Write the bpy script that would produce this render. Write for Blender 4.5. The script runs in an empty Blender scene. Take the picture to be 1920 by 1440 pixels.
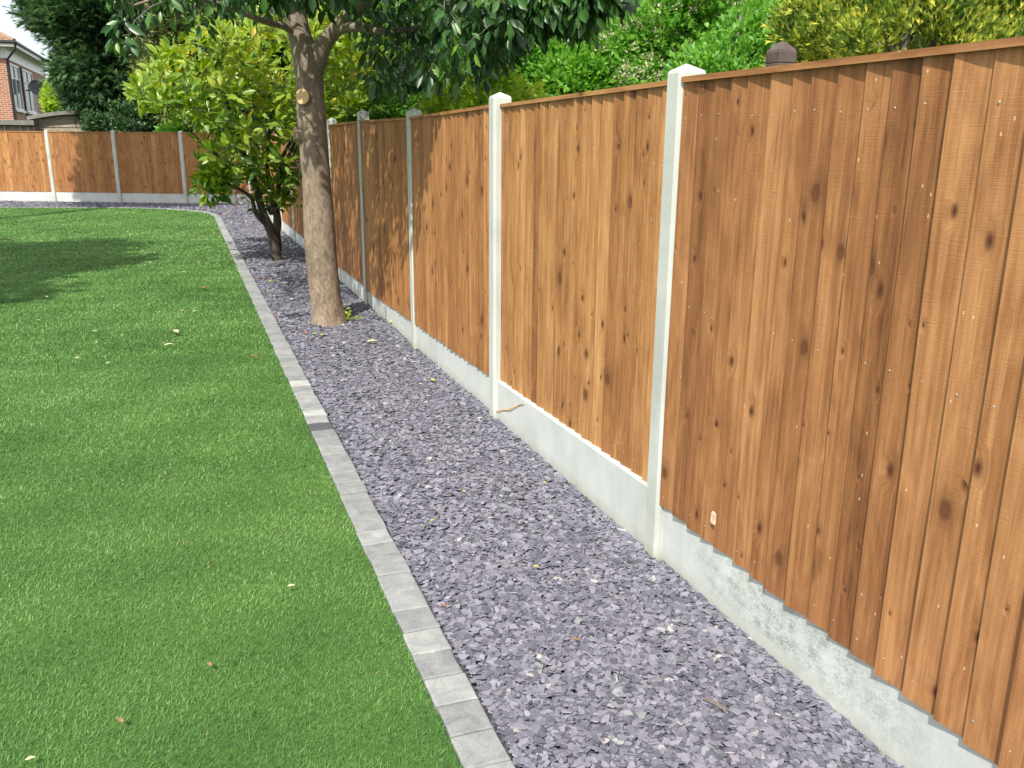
import bpy, math, random
import numpy as np
from mathutils import Vector, Matrix
rng = np.random.default_rng(7); random.seed(7)
PI = math.pi
sc = bpy.context.scene
# ------------------------------------------------------------------ camera
F, PITCH, YAW, ROLL, CH = 1639.5, 0.2683, 0.3531, 0.0083, 1.5816
fw = Vector((math.sin(YAW)*math.cos(PITCH), math.cos(YAW)*math.cos(PITCH), -math.sin(PITCH)))
r0 = Vector((math.cos(YAW), -math.sin(YAW), 0)); u0 = r0.cross(fw)
cr = r0*math.cos(ROLL)+u0*math.sin(ROLL); cu = -r0*math.sin(ROLL)+u0*math.cos(ROLL)
cd = bpy.data.cameras.new('camera'); cam = bpy.data.objects.new('camera', cd); sc.collection.objects.link(cam)
cd.sensor_width = 36; cd.lens = F/1920*36; cd.clip_end = 2000; cd.clip_start = 0.05
M4 = Matrix((cr, cu, -fw)).transposed().to_4x4(); M4.translation = Vector((0, 0, CH)); cam.matrix_world = M4
sc.camera = cam
def ray(x, y): return fw + cr*((x-960)/F) - cu*((y-720)/F)
def at(x, y, Y):
    d = ray(x, y); return Vector((0, 0, CH)) + d*(Y/d.y)
def atx(x, y, X):
    d = ray(x, y); return Vector((0, 0, CH)) + d*(X/d.x)
def atz(x, y, z=0.0):
    d = ray(x, y); return Vector((0, 0, CH)) + d*((z-CH)/d.z)
# ------------------------------------------------------------------ light
SUN_EL = math.radians(47); SAZ = math.atan2(-0.57, -0.82)       # azimuth as (sin, cos)
to_sun = Vector((math.sin(SAZ)*math.cos(SUN_EL), math.cos(SAZ)*math.cos(SUN_EL), math.sin(SUN_EL)))
w = bpy.data.worlds.new('World'); sc.world = w; w.use_nodes = True
nt = w.node_tree; nt.nodes.clear()
out = nt.nodes.new('ShaderNodeOutputWorld'); bg = nt.nodes.new('ShaderNodeBackground'); bg.inputs[1].default_value = 0.14
sky = nt.nodes.new('ShaderNodeTexSky'); sky.sky_type = 'NISHITA'; sky.sun_disc = False
sky.sun_elevation = SUN_EL; sky.sun_rotation = SAZ; sky.dust_density = 2.0
tc = nt.nodes.new('ShaderNodeTexCoord'); mp = nt.nodes.new('ShaderNodeMapping'); mp.inputs[3].default_value = (1, 1, 2.2)
nz = nt.nodes.new('ShaderNodeTexNoise'); nz.inputs['Scale'].default_value = 2.3; nz.inputs['Detail'].default_value = 6
rp = nt.nodes.new('ShaderNodeValToRGB'); rp.color_ramp.elements[0].position = 0.38; rp.color_ramp.elements[1].position = 0.6
mx = nt.nodes.new('ShaderNodeMix'); mx.data_type = 'RGBA'; mx.inputs[7].default_value = (9.5, 9.6, 9.8, 1)
nt.links.new(tc.outputs['Generated'], mp.inputs[0]); nt.links.new(mp.outputs[0], nz.inputs[0]); nt.links.new(nz.outputs[0], rp.inputs[0])
nt.links.new(rp.outputs[0], mx.inputs[0]); nt.links.new(sky.outputs[0], mx.inputs[6]); nt.links.new(mx.outputs[2], bg.inputs[0])
nt.links.new(bg.outputs[0], out.inputs[0])
sd = bpy.data.lights.new('sun', 'SUN'); sd.energy = 4.6; sd.angle = math.radians(0.55); sd.color = (1, 0.955, 0.88)
so = bpy.data.objects.new('sun', sd); sc.collection.objects.link(so)
so.rotation_euler = to_sun.to_track_quat('Z', 'Y').to_euler()
sc.view_settings.view_transform = 'Standard'; sc.view_settings.look = 'None'; sc.view_settings.gamma = 1
sc.view_settings.exposure = 0.3
# ------------------------------------------------------------------ helpers
C = sc.collection
def tag(o, label=None, cat=None, group=None, kind=None):
    if label: o['label'] = label
    if cat: o['category'] = cat
    if group: o['group'] = group
    if kind: o['kind'] = kind
    return o
def empty(name, loc=(0, 0, 0)):
    o = bpy.data.objects.new(name, None); o.location = loc; C.objects.link(o); o.empty_display_size = .1; return o
def link(name, me, mat, parent=None):
    o = bpy.data.objects.new(name, me); C.objects.link(o)
    if isinstance(mat, (list, tuple)):
        for m in mat: me.materials.append(m)
    elif mat: me.materials.append(mat)
    if parent:
        o.parent = parent; o.matrix_parent_inverse = Matrix.Translation(-Vector(parent.location))
    return o
class MB:
    """collects faces of ONE part"""
    def __init__(s): s.v = []; s.f = []; s.m = []; s.uv = []; s.t = []
    def add(s, vs, fs, m=0, uv=None, tone=0.5):
        n = len(s.v); s.v += [tuple(v) for v in vs]; s.f += [tuple(i+n for i in f) for f in fs]; s.m += [m]*len(fs)
        s.uv += uv if uv else [(0, 0)]*len(vs); s.t += [tone]*len(vs)
    def box(s, a, b, m=0, tone=.5):
        x0, y0, z0 = a; x1, y1, z1 = b
        s.add([(x0,y0,z0),(x1,y0,z0),(x1,y1,z0),(x0,y1,z0),(x0,y0,z1),(x1,y0,z1),(x1,y1,z1),(x0,y1,z1)],
              [(0,3,2,1),(4,5,6,7),(0,1,5,4),(1,2,6,5),(2,3,7,6),(3,0,4,7)], m, tone=tone)
    def obox(s, c, ax, ay, az, m=0, tone=.5):
        c, ax, ay, az = map(Vector, (c, ax, ay, az)); vs = []
        for k in (-1, 1):
            for i, j in ((-1,-1),(1,-1),(1,1),(-1,1)): vs.append(c+ax*i+ay*j+az*k)
        s.add(vs, [(0,3,2,1),(4,5,6,7),(0,1,5,4),(1,2,6,5),(2,3,7,6),(3,0,4,7)], m, tone=tone)
    def tube(s, pts, rad, n=8, m=0, wob=0, cap=True, seed=0):
        pts = [Vector(p) for p in pts]; base = len(s.v); vs = []; fs = []
        ph = seed*1.7
        for i, p in enumerate(pts):
            d = (pts[min(i+1, len(pts)-1)]-pts[max(i-1, 0)]).normalized()
            a = d.cross(Vector((0.13, 0.97, 0.1))).normalized(); b = d.cross(a).normalized()
            r = rad[i] if hasattr(rad, '__len__') else rad
            for k in range(n):
                t = 2*PI*k/n
                rr = r*(1+wob*(math.sin(2*t+i*.5+ph)*.5+math.sin(3*t-i*.33+ph)*.35+math.sin(5*t+i*.9+ph)*.2))
                vs.append(p+a*math.cos(t)*rr+b*math.sin(t)*rr)
        for i in range(len(pts)-1):
            for k in range(n):
                k2 = (k+1) % n; fs.append((i*n+k, i*n+k2, (i+1)*n+k2, (i+1)*n+k))
        if cap:
            fs.append(tuple(range(n-1, -1, -1))); fs.append(tuple((len(pts)-1)*n+k for k in range(n)))
        s.add(vs, fs, m)
    def build(s, name, mat, parent=None, smooth=False):
        me = bpy.data.meshes.new(name); me.from_pydata(s.v, [], s.f)
        me.polygons.foreach_set('material_index', s.m)
        u = me.uv_layers.new(name='UVMap'); li = np.zeros(len(me.loops), np.int32); me.loops.foreach_get('vertex_index', li)
        u.data.foreach_set('uv', np.array(s.uv, np.float32)[li].ravel())
        a = me.attributes.new('tone', 'FLOAT', 'POINT'); a.data.foreach_set('value', np.array(s.t, np.float32))
        if smooth: me.polygons.foreach_set('use_smooth', [True]*len(me.polygons))
        me.update(); return link(name, me, mat, parent)
def np_mesh(name, V, faces, N, K, mat, parent=None, tone=None, smooth=True):
    """N copies of a K-vertex template already transformed into V (N*K,3); faces = template faces"""
    me = bpy.data.meshes.new(name); me.vertices.add(len(V)); me.vertices.foreach_set('co', V.astype(np.float32).ravel())
    flat = np.concatenate([np.array(f) for f in faces]); tot = np.array([len(f) for f in faces])
    L = (flat[None, :]+(np.arange(N)*K)[:, None]).ravel().astype(np.int32)
    T = np.tile(tot, N).astype(np.int32); S = np.concatenate([[0], np.cumsum(T)[:-1]]).astype(np.int32)
    me.loops.add(len(L)); me.loops.foreach_set('vertex_index', L)
    me.polygons.add(len(T)); me.polygons.foreach_set('loop_start', S); me.polygons.foreach_set('loop_total', T)
    me.polygons.foreach_set('use_smooth', np.full(len(T), smooth, bool))
    me.update(calc_edges=True)
    a = me.attributes.new('tone', 'FLOAT', 'POINT')
    a.data.foreach_set('value', np.repeat(tone if tone is not None else rng.random(N), K).astype(np.float32))
    return link(name, me, mat, parent)
def norm(a): return a/np.maximum(np.linalg.norm(a, axis=-1, keepdims=True), 1e-9)
def place(tmpl, pos, axis, nrm, size, wide=None):
    """template y axis -> axis, z -> normal"""
    axis = norm(axis); side = norm(np.cross(axis, nrm)); nn = np.cross(side, axis)
    s = size[:, None, None]; W = (wide if wide is not None else np.ones(len(pos)))[:, None, None]
    V = tmpl[None, :, 0:1]*s*W*side[:, None, :]+tmpl[None, :, 1:2]*s*axis[:, None, :]+tmpl[None, :, 2:3]*s*nn[:, None, :]
    return (V+pos[:, None, :]).reshape(-1, 3)
T_BROAD = np.array([(0,0,0),(-.17,.28,.05),(0,.3,-.02),(.17,.28,.05),(-.19,.65,.03),(0,.66,-.05),(.19,.65,.03),(0,1,-.14)])
F_BROAD = [(0,2,1),(0,3,2),(1,2,5,4),(2,3,6,5),(4,5,7),(5,6,7)]
T_SMALL = np.array([(0,0,0),(-.27,.5,.09),(0,.5,-.02),(.27,.5,.09),(0,1,-.05)])
F_SMALL = [(0,2,1),(0,3,2),(1,2,4),(2,3,4)]
def spray():
    v = []; f = []
    for k, (a, l, o) in enumerate([(0, 1, .0), (.45, .62, .15), (-.45, .62, .2), (.6, .5, .4), (-.6, .5, .45), (.3, .7, .3), (-.3, .7, .28)]):
        b = len(v); ca, sa = math.cos(a), math.sin(a); wd = .045
        v += [(-wd*ca, o+wd*sa, .0), (wd*ca, o-wd*sa, 0.01), (sa*l*.9, o+ca*l*.75, -.05*l+.03*k % .1)]; f.append((b, b+1, b+2))
    return np.array(v), f
T_SPRAY, F_SPRAY = spray()
# ------------------------------------------------------------------ materials
def newmat(name):
    m = bpy.data.materials.new(name); m.use_nodes = True; n = m.node_tree; b = n.nodes['Principled BSDF']; return m, n, b
def N(n, t, **kw):
    x = n.nodes.new(t)
    for k, v in kw.items():
        if k in x.inputs: x.inputs[k].default_value = v
        else: setattr(x, k, v)
    return x
def ramp(n, src, stops):
    r = n.nodes.new('ShaderNodeValToRGB'); e = r.color_ramp.elements
    while len(e) < len(stops): e.new(0.5)
    for i, (p, c) in enumerate(stops):
        e[i].position = p; e[i].color = (*c, 1) if len(c) == 3 else c
    n.links.new(src, r.inputs[0]); return r
def mixc(n, fac, a, b, blend='MIX'):
    m = n.nodes.new('ShaderNodeMix'); m.data_type = 'RGBA'; m.blend_type = blend
    for s, i in ((fac, 0), (a, 6), (b, 7)):
        if hasattr(s, 'links') or hasattr(s, 'is_linked'): n.links.new(s, m.inputs[i])
        else: m.inputs[i].default_value = s if i == 0 else (*s, 1)
    return m.outputs[2]
def math_(n, op, a, b=0.0, clamp=False):
    m = n.nodes.new('ShaderNodeMath'); m.operation = op; m.use_clamp = clamp
    for s, i in ((a, 0), (b, 1)):
        if hasattr(s, 'is_linked'): n.links.new(s, m.inputs[i])
        else: m.inputs[i].default_value = s
    return m.outputs[0]
def noise(n, scale, detail=4, vec=None, rough=.5, dist=0):
    x = N(n, 'ShaderNodeTexNoise', Scale=scale, Detail=detail, Roughness=rough, Distortion=dist)
    if vec is not None: n.links.new(vec, x.inputs[0])
    return x.outputs[0]
def mapping(n, vec, scale, loc=(0, 0, 0)):
    m = n.nodes.new('ShaderNodeMapping'); m.inputs[3].default_value = scale; m.inputs[1].default_value = loc; n.links.new(vec, m.inputs[0]); return m.outputs[0]
def bump(n, b, h, strength=.3, dist=.01):
    x = N(n, 'ShaderNodeBump', Strength=strength, Distance=dist); n.links.new(h, x.inputs['Height']); n.links.new(x.outputs[0], b.inputs['Normal'])
def attr(n, name): a = n.nodes.new('ShaderNodeAttribute'); a.attribute_name = name; return a
def leafmat(name, stops, rough=.45, trans=.35, spec=.5):
    m, n, b = newmat(name); a = attr(n, 'tone'); r = ramp(n, a.outputs['Fac'], stops)
    n.links.new(r.outputs[0], b.inputs['Base Color']); b.inputs['Roughness'].default_value = rough; b.inputs['Specular IOR Level'].default_value = spec
    t = n.nodes.new('ShaderNodeBsdfTranslucent'); hs = N(n, 'ShaderNodeHueSaturation', Value=1.25, Saturation=1.1); hs.inputs['Hue'].default_value = .485
    n.links.new(r.outputs[0], hs.inputs['Color']); n.links.new(hs.outputs[0], t.inputs[0])
    ms = N(n, 'ShaderNodeMixShader'); ms.inputs[0].default_value = trans
    n.links.new(b.outputs[0], ms.inputs[1]); n.links.new(t.outputs[0], ms.inputs[2]); n.links.new(ms.outputs[0], n.nodes['Material Output'].inputs[0]); return m
def plain(name, col, rough=.6, var=.15, scale=8, bmp=.0, metal=0):
    m, n, b = newmat(name); g = n.nodes.new('ShaderNodeTexCoord').outputs['Object']
    nz_ = noise(n, scale, 5, g); c0 = tuple(c*(1-var) for c in col); c1 = tuple(min(1, c*(1+var)) for c in col)
    r = ramp(n, nz_, [(.3, c0), (.7, c1)]); n.links.new(r.outputs[0], b.inputs['Base Color']); b.inputs['Roughness'].default_value = rough
    b.inputs['Metallic'].default_value = metal
    if bmp: bump(n, b, nz_, bmp, .01)
    return m
def wood_mat(name, dark, mid, light, knots=True):
    m, n, b = newmat(name)
    uv = n.nodes.new('ShaderNodeUVMap').outputs[0]; tn = attr(n, 'tone').outputs['Fac']
    sep = n.nodes.new('ShaderNodeSeparateXYZ'); n.links.new(uv, sep.inputs[0])
    # knots: voronoi cells in board space
    kv = mapping(n, uv, (11, 5.5, 1)); vo = N(n, 'ShaderNodeTexVoronoi', Scale=1.0, Randomness=1.0, voronoi_dimensions='2D'); n.links.new(kv, vo.inputs[0])
    wn = N(n, 'ShaderNodeSeparateColor'); n.links.new(vo.outputs['Color'], wn.inputs[0])
    kmask = noise(n, 1, 2, mapping(n, uv, (2.5, 1.6, 1), (9, 1, 0))); pick = math_(n, 'GREATER_THAN', math_(n, 'ADD', wn.outputs[0], math_(n, 'MULTIPLY', math_(n, 'SUBTRACT', kmask, .5), 1.6)), .55)
    krad = math_(n, 'MULTIPLY_ADD', math_(n, 'POWER', wn.outputs[1], 2.0), .11); n.nodes[-1].inputs[2].default_value = .03
    q = math_(n, 'DIVIDE', vo.outputs['Distance'], krad)
    kn = math_(n, 'MULTIPLY', math_(n, 'SUBTRACT', 1.25, q, True), pick)
    halo = math_(n, 'MULTIPLY', math_(n, 'SUBTRACT', 1.0, math_(n, 'MULTIPLY', q, .35), True), pick)
    # grain that bends round the knots
    gy = math_(n, 'MULTIPLY', halo, .035); cmb = n.nodes.new('ShaderNodeCombineXYZ')
    n.links.new(math_(n, 'ADD', sep.outputs[0], gy), cmb.inputs[0]); n.links.new(sep.outputs[1], cmb.inputs[1])
    g1 = noise(n, 1, 5, mapping(n, cmb.outputs[0], (60, 1.6, 1)), .6, .6)
    g2 = noise(n, 1, 3, mapping(n, cmb.outputs[0], (260, 5, 1)), .6)
    g3 = noise(n, 1, 4, mapping(n, uv, (14, 3.2, 1)), .6, .8)
    saw = noise(n, 1, 2, mapping(n, uv, (14, 330, 1)), .6)
    v = math_(n, 'ADD', math_(n, 'MULTIPLY', g1, .62), math_(n, 'MULTIPLY', math_(n, 'SUBTRACT', g2, .18), .36))
    v = math_(n, 'ADD', v, math_(n, 'MULTIPLY', g3, .55)); v = math_(n, 'ADD', v, math_(n, 'MULTIPLY', saw, .05))
    v = math_(n, 'ADD', v, math_(n, 'MULTIPLY', math_(n, 'SUBTRACT', tn, .5), .30))
    blot = noise(n, 1, 4, mapping(n, uv, (7, 2.2, 1), (3, 7, 0)), .65, 1.2); v = math_(n, 'ADD', v, math_(n, 'MULTIPLY', math_(n, 'SUBTRACT', blot, .5), .28))
    band = noise(n, 1, 3, mapping(n, uv, (34, .22, 1), (1, 4, 0)), .6); v = math_(n, 'ADD', v, math_(n, 'MULTIPLY', math_(n, 'SUBTRACT', band, .5), .42))
    r = ramp(n, v, [(.38, dark), (.68, mid), (.98, light)])
    c = mixc(n, math_(n, 'MULTIPLY', halo, .35), r.outputs[0], tuple(x*.6 for x in mid))
    kc = mixc(n, math_(n, 'MULTIPLY', kn, 1.0, True), c, (.075, .022, .008)) if knots else c
    v2 = N(n, 'ShaderNodeTexVoronoi', Scale=1.0, voronoi_dimensions='2D'); n.links.new(mapping(n, uv, (7, 4.2, 1), (2, 5, 0)), v2.inputs[0])
    w2 = N(n, 'ShaderNodeSeparateColor'); n.links.new(v2.outputs['Color'], w2.inputs[0])
    d2 = math_(n, 'ADD', v2.outputs['Distance'], math_(n, 'MULTIPLY', math_(n, 'SUBTRACT', g3, .5), .10))
    p2 = math_(n, 'GREATER_THAN', w2.outputs[0], .87)
    h2 = math_(n, 'MULTIPLY', math_(n, 'SUBTRACT', 1, math_(n, 'MULTIPLY', d2, 3.2), True), p2)
    k2 = math_(n, 'MULTIPLY', math_(n, 'SUBTRACT', 1, math_(n, 'MULTIPLY', math_(n, 'ABSOLUTE', math_(n, 'SUBTRACT', d2, .09)), 24), True), p2)
    k3 = math_(n, 'MULTIPLY', math_(n, 'MULTIPLY', math_(n, 'SUBTRACT', .10, d2), 30, True), p2)
    if knots:
        kc = mixc(n, math_(n, 'MULTIPLY', h2, .65), kc, tuple(x*.42 for x in mid)); kc = mixc(n, math_(n, 'MULTIPLY', k2, .45), kc, (.07, .022, .009)); kc = mixc(n, math_(n, 'MULTIPLY', k3, .82), kc, (.115, .038, .014))
    # pale flecks and resin marks
    fl = N(n, 'ShaderNodeTexVoronoi', Scale=1.0, voronoi_dimensions='2D'); n.links.new(mapping(n, uv, (40, 16, 1)), fl.inputs[0])
    fs = N(n, 'ShaderNodeSeparateColor'); n.links.new(fl.outputs['Color'], fs.inputs[0])
    f1 = math_(n, 'MULTIPLY', math_(n, 'LESS_THAN', fl.outputs['Distance'], .075), math_(n, 'GREATER_THAN', fs.outputs[0], .975))
    kc = mixc(n, math_(n, 'MULTIPLY', f1, .65), kc, (.75, .55, .36))
    n.links.new(kc, b.inputs['Base Color']); b.inputs['Roughness'].default_value = .62; b.inputs['Specular IOR Level'].default_value = .35
    h = math_(n, 'ADD', math_(n, 'MULTIPLY', g1, .5), math_(n, 'ADD', math_(n, 'MULTIPLY', saw, .5), math_(n, 'MULTIPLY', math_(n, 'ADD', halo, h2), 1.6)))
    bump(n, b, h, .5, .004); return m
def concrete_mat(name, col, stain=False, moss=0.0):
    m, n, b = newmat(name); g = n.nodes.new('ShaderNodeNewGeometry').outputs['Position']
    a = noise(n, 3.2, 6, g, .6, .4); f = noise(n, 90, 3, g); st = noise(n, 1, 4, mapping(n, g, (9, 9, 1.2)), .6)
    v = math_(n, 'ADD', math_(n, 'MULTIPLY', a, .6), math_(n, 'ADD', math_(n, 'MULTIPLY', f, .15), math_(n, 'MULTIPLY', st, .25)))
    r = ramp(n, v, [(.33, tuple(c*.80 for c in col)), (.5, col), (.66, tuple(min(.92, c*1.12) for c in col))])
    c = r.outputs[0]
    spk = noise(n, 170, 2, g); c = mixc(n, math_(n, 'MULTIPLY', math_(n, 'GREATER_THAN', spk, .70), .35), c, (.25, .26, .24))
    if stain:
        sp = n.nodes.new('ShaderNodeSeparateXYZ'); n.links.new(g, sp.inputs[0])
        band = math_(n, 'SUBTRACT', 1, math_(n, 'MULTIPLY', math_(n, 'ABSOLUTE', math_(n, 'SUBTRACT', sp.outputs[2], .14)), 8.5), True)
        yb = math_(n, 'SUBTRACT', 1, math_(n, 'MULTIPLY', math_(n, 'ABSOLUTE', math_(n, 'SUBTRACT', sp.outputs[1], 1.98)), 1.7), True); yb = math_(n, 'POWER', yb, .5)
        s1 = noise(n, 8, 5, mapping(n, g, (1, 1, 2.2)), .7); s2 = noise(n, 150, 4, g, .75); s2b = noise(n, 26, 4, g, .7)
        k = math_(n, 'MULTIPLY', math_(n, 'MULTIPLY', yb, math_(n, 'MULTIPLY', band, 2.2, True)), math_(n, 'SUBTRACT', math_(n, 'MULTIPLY', s1, 4.5), 1.5, True))
        mask = math_(n, 'MULTIPLY', k, math_(n, 'SUBTRACT', math_(n, 'MULTIPLY', math_(n, 'ADD', s2, math_(n, 'MULTIPLY', s2b, .7)), 6.5), 5.0, True), True)
        c = mixc(n, math_(n, 'MULTIPLY', mask, .7), c, (.12, .135, .11))
        c = mixc(n, math_(n, 'MULTIPLY', k, .12), c, (.36, .40, .34))
    if moss:
        sp = n.nodes.new('ShaderNodeSeparateXYZ'); n.links.new(g, sp.inputs[0])
        lo = math_(n, 'SUBTRACT', 1, math_(n, 'MULTIPLY', sp.outputs[2], 15), True)
        c = mixc(n, math_(n, 'MULTIPLY', math_(n, 'MULTIPLY', lo, noise(n, 20, 3, g)), moss), c, (.30, .31, .18))
    n.links.new(c, b.inputs['Base Color']); b.inputs['Roughness'].default_value = .85; b.inputs['Specular IOR Level'].default_value = .25
    bump(n, b, math_(n, 'ADD', f, a), .18, .003); return m
M_wood = [wood_mat('fence_timber_%s' % k, *c) for k, c in (('brown', ((.115,.042,.014),(.27,.116,.041),(.45,.225,.09))),
          ('honey', ((.14,.053,.016),(.315,.144,.047),(.51,.275,.108))), ('amber', ((.125,.046,.014),(.29,.124,.040),(.48,.245,.088))))]
M_post = concrete_mat('concrete_post_pale', (.475, .50, .46), moss=1.1)
M_gravel = concrete_mat('concrete_gravel_board', (.52, .55, .52), moss=.9)
M_gravel_stain = concrete_mat('concrete_gravel_board_mouldy', (.54, .57, .54), stain=True, moss=.9)
# ------------------------------------------------------------------ ground
def ground_mat():
    m, n, b = newmat('ground_soil'); g = n.nodes.new('ShaderNodeNewGeometry').outputs['Position']
    r = ramp(n, noise(n, 2, 6, g), [(.3, (.03, .05, .015)), (.7, (.06, .09, .03))]); n.links.new(r.outputs[0], b.inputs['Base Color']); b.inputs['Roughness'].default_value = .95; return m
g = MB(); g.add([(-300,-300,-.03),(300,-300,-.03),(300,300,-.03),(-300,300,-.03)], [(0,1,2,3)])
tag(g.build('ground', ground_mat()), kind='structure')
EDGE = [(.555,-1.5),(.56,19.6),(.555,20.2),(.50,21.0),(.33,21.65),(.0,22.3),(-.55,22.9),(-1.35,23.42),(-2.6,23.85),(-4.2,24.25),(-9,25.4)]
def edge_x(y):   # lawn right limit for a given y
    return np.interp(y, [p[1] for p in EDGE], [p[0] for p in EDGE])
def lawn_mat():
    m, n, b = newmat('lawn_turf'); g = n.nodes.new('ShaderNodeNewGeometry').outputs['Position']
    v = math_(n, 'ADD', math_(n, 'MULTIPLY', noise(n, 1.3, 4, g), .5), math_(n, 'MULTIPLY', noise(n, 60, 3, g), .5))
    r = ramp(n, v, [(.3, (.035, .085, .012)), (.7, (.075, .16, .022))]); n.links.new(r.outputs[0], b.inputs['Base Color']); b.inputs['Roughness'].default_value = .9; return m
lw = MB(); pts = [(x, y, 0.0) for x, y in EDGE]+[(-9, -1.5, 0.0)]
lw.add(pts, [tuple(range(len(pts)))]); tag(lw.build('lawn', lawn_mat()), kind='structure')
def bed_mat():
    m, n, b = newmat('slate_bed'); g = n.nodes.new('ShaderNodeNewGeometry').outputs['Position']
    r = ramp(n, noise(n, 55, 4, g), [(.35, (.035, .033, .04)), (.65, (.15, .14, .17))]); n.links.new(r.outputs[0], b.inputs['Base Color']); b.inputs['Roughness'].default_value = .9
    bump(n, b, noise(n, 55, 4, g), 1, .02); return m
bp = [(x+.03, y, -.006) for x, y in EDGE]+[(-9, 29.5, -.006), (-4.85, 27.0, -.006), (1.7, 24.2, -.006), (1.7, -1.5, -.006)]
bd = MB(); bd.add(bp, [tuple(range(len(bp)))]); tag(bd.build('slate_bed', bed_mat()), kind='structure')
# grass blades (stuff)
FENCE_L = [(1.62,23.98),(0.03,24.6),(-1.58,25.3),(-3.2,26.1),(-4.85,26.9),(-6.5,27.7)]
def grass():
    P = []; S = []; Wd = []
    def zone(y0, y1, dens, size, wide):
        x0 = min(-.19*y1-2.9, -3.2); A = (0.57-x0)*(y1-y0); k = int(A*dens)
        p = np.stack([rng.uniform(x0, .59, k), rng.uniform(y0, y1, k)], 1)
        lim = -p[:, 1]*.20-.45 - 0.12*(p[:, 1] < 4)
        p = p[((p[:, 0] > lim) | ((rng.random(len(p)) < .45) & (p[:, 0] > lim-2.3))) & (p[:, 0] < edge_x(p[:, 1])+.012+.008*np.sin(p[:, 1]*23)+.007*np.sin(p[:, 1]*61+1)+.006*np.sin(p[:,1]*9))]
        P.append(p); S.append(rng.uniform(.65, 1.25, len(p))*size); Wd.append(np.full(len(p), wide))
    zone(.2, 1.2, 9000, .021, 1.6); zone(1.2, 2.6, 42000, .0182, .95); zone(2.6, 4.2, 30000, .0182, 1.1); zone(4.2, 7, 14000, .020, 1.6); zone(7, 12, 5200, .024, 2.5); zone(12, 25.5, 1500, .026, 4.5)
    P = np.concatenate(P); S = np.concatenate(S); W_ = np.concatenate(Wd); k = len(P)
    tm = np.array([(-.055,0,0),(.055,0,0),(-.045,.45,.06),(.045,.45,.06),(0,1,.32)]); fc = [(0,1,3,2),(2,3,4)]
    fld = np.sin(P[:,0]*3.1+P[:,1]*1.7)+np.sin(P[:,0]*7.3-P[:,1]*4.1+1)+np.sin(P[:,1]*11+P[:,0]*2.2)
    ang = rng.uniform(0, 2*PI, k)+fld*.5; tilt = rng.uniform(.25, 1.15, k)
    ax = np.stack([np.cos(ang)*np.sin(tilt), np.sin(ang)*np.sin(tilt), np.cos(tilt)], 1)
    nr = np.stack([np.cos(ang+.3), np.sin(ang+.3), -.2*np.ones(k)], 1)
    pos = np.stack([P[:,0], P[:,1], np.full(k, -.002)], 1)
    tone = np.clip(.42+.11*fld/1.5+.07*np.sin(P[:,1]*2.4+.8*np.sin(P[:,0]*1.3))+rng.normal(0, .21, k), 0, .95)
    dead = rng.random(k) < .005; tone[dead] = 1.0
    V = place(tm, pos, ax, nr, S, W_)
    mat = leafmat('grass_blades', [(0, (.045,.135,.032)), (.42, (.122,.285,.062)), (.75, (.205,.39,.105)), (.95, (.37,.50,.21)), (1, (.52,.45,.22))], .5, .3, .35)
    return tag(np_mesh('grass', V, fc, k, 5, mat, None, tone), 'short dense bright green lawn grass filling the left of the garden', 'grass', kind='stuff')
grass()
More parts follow.
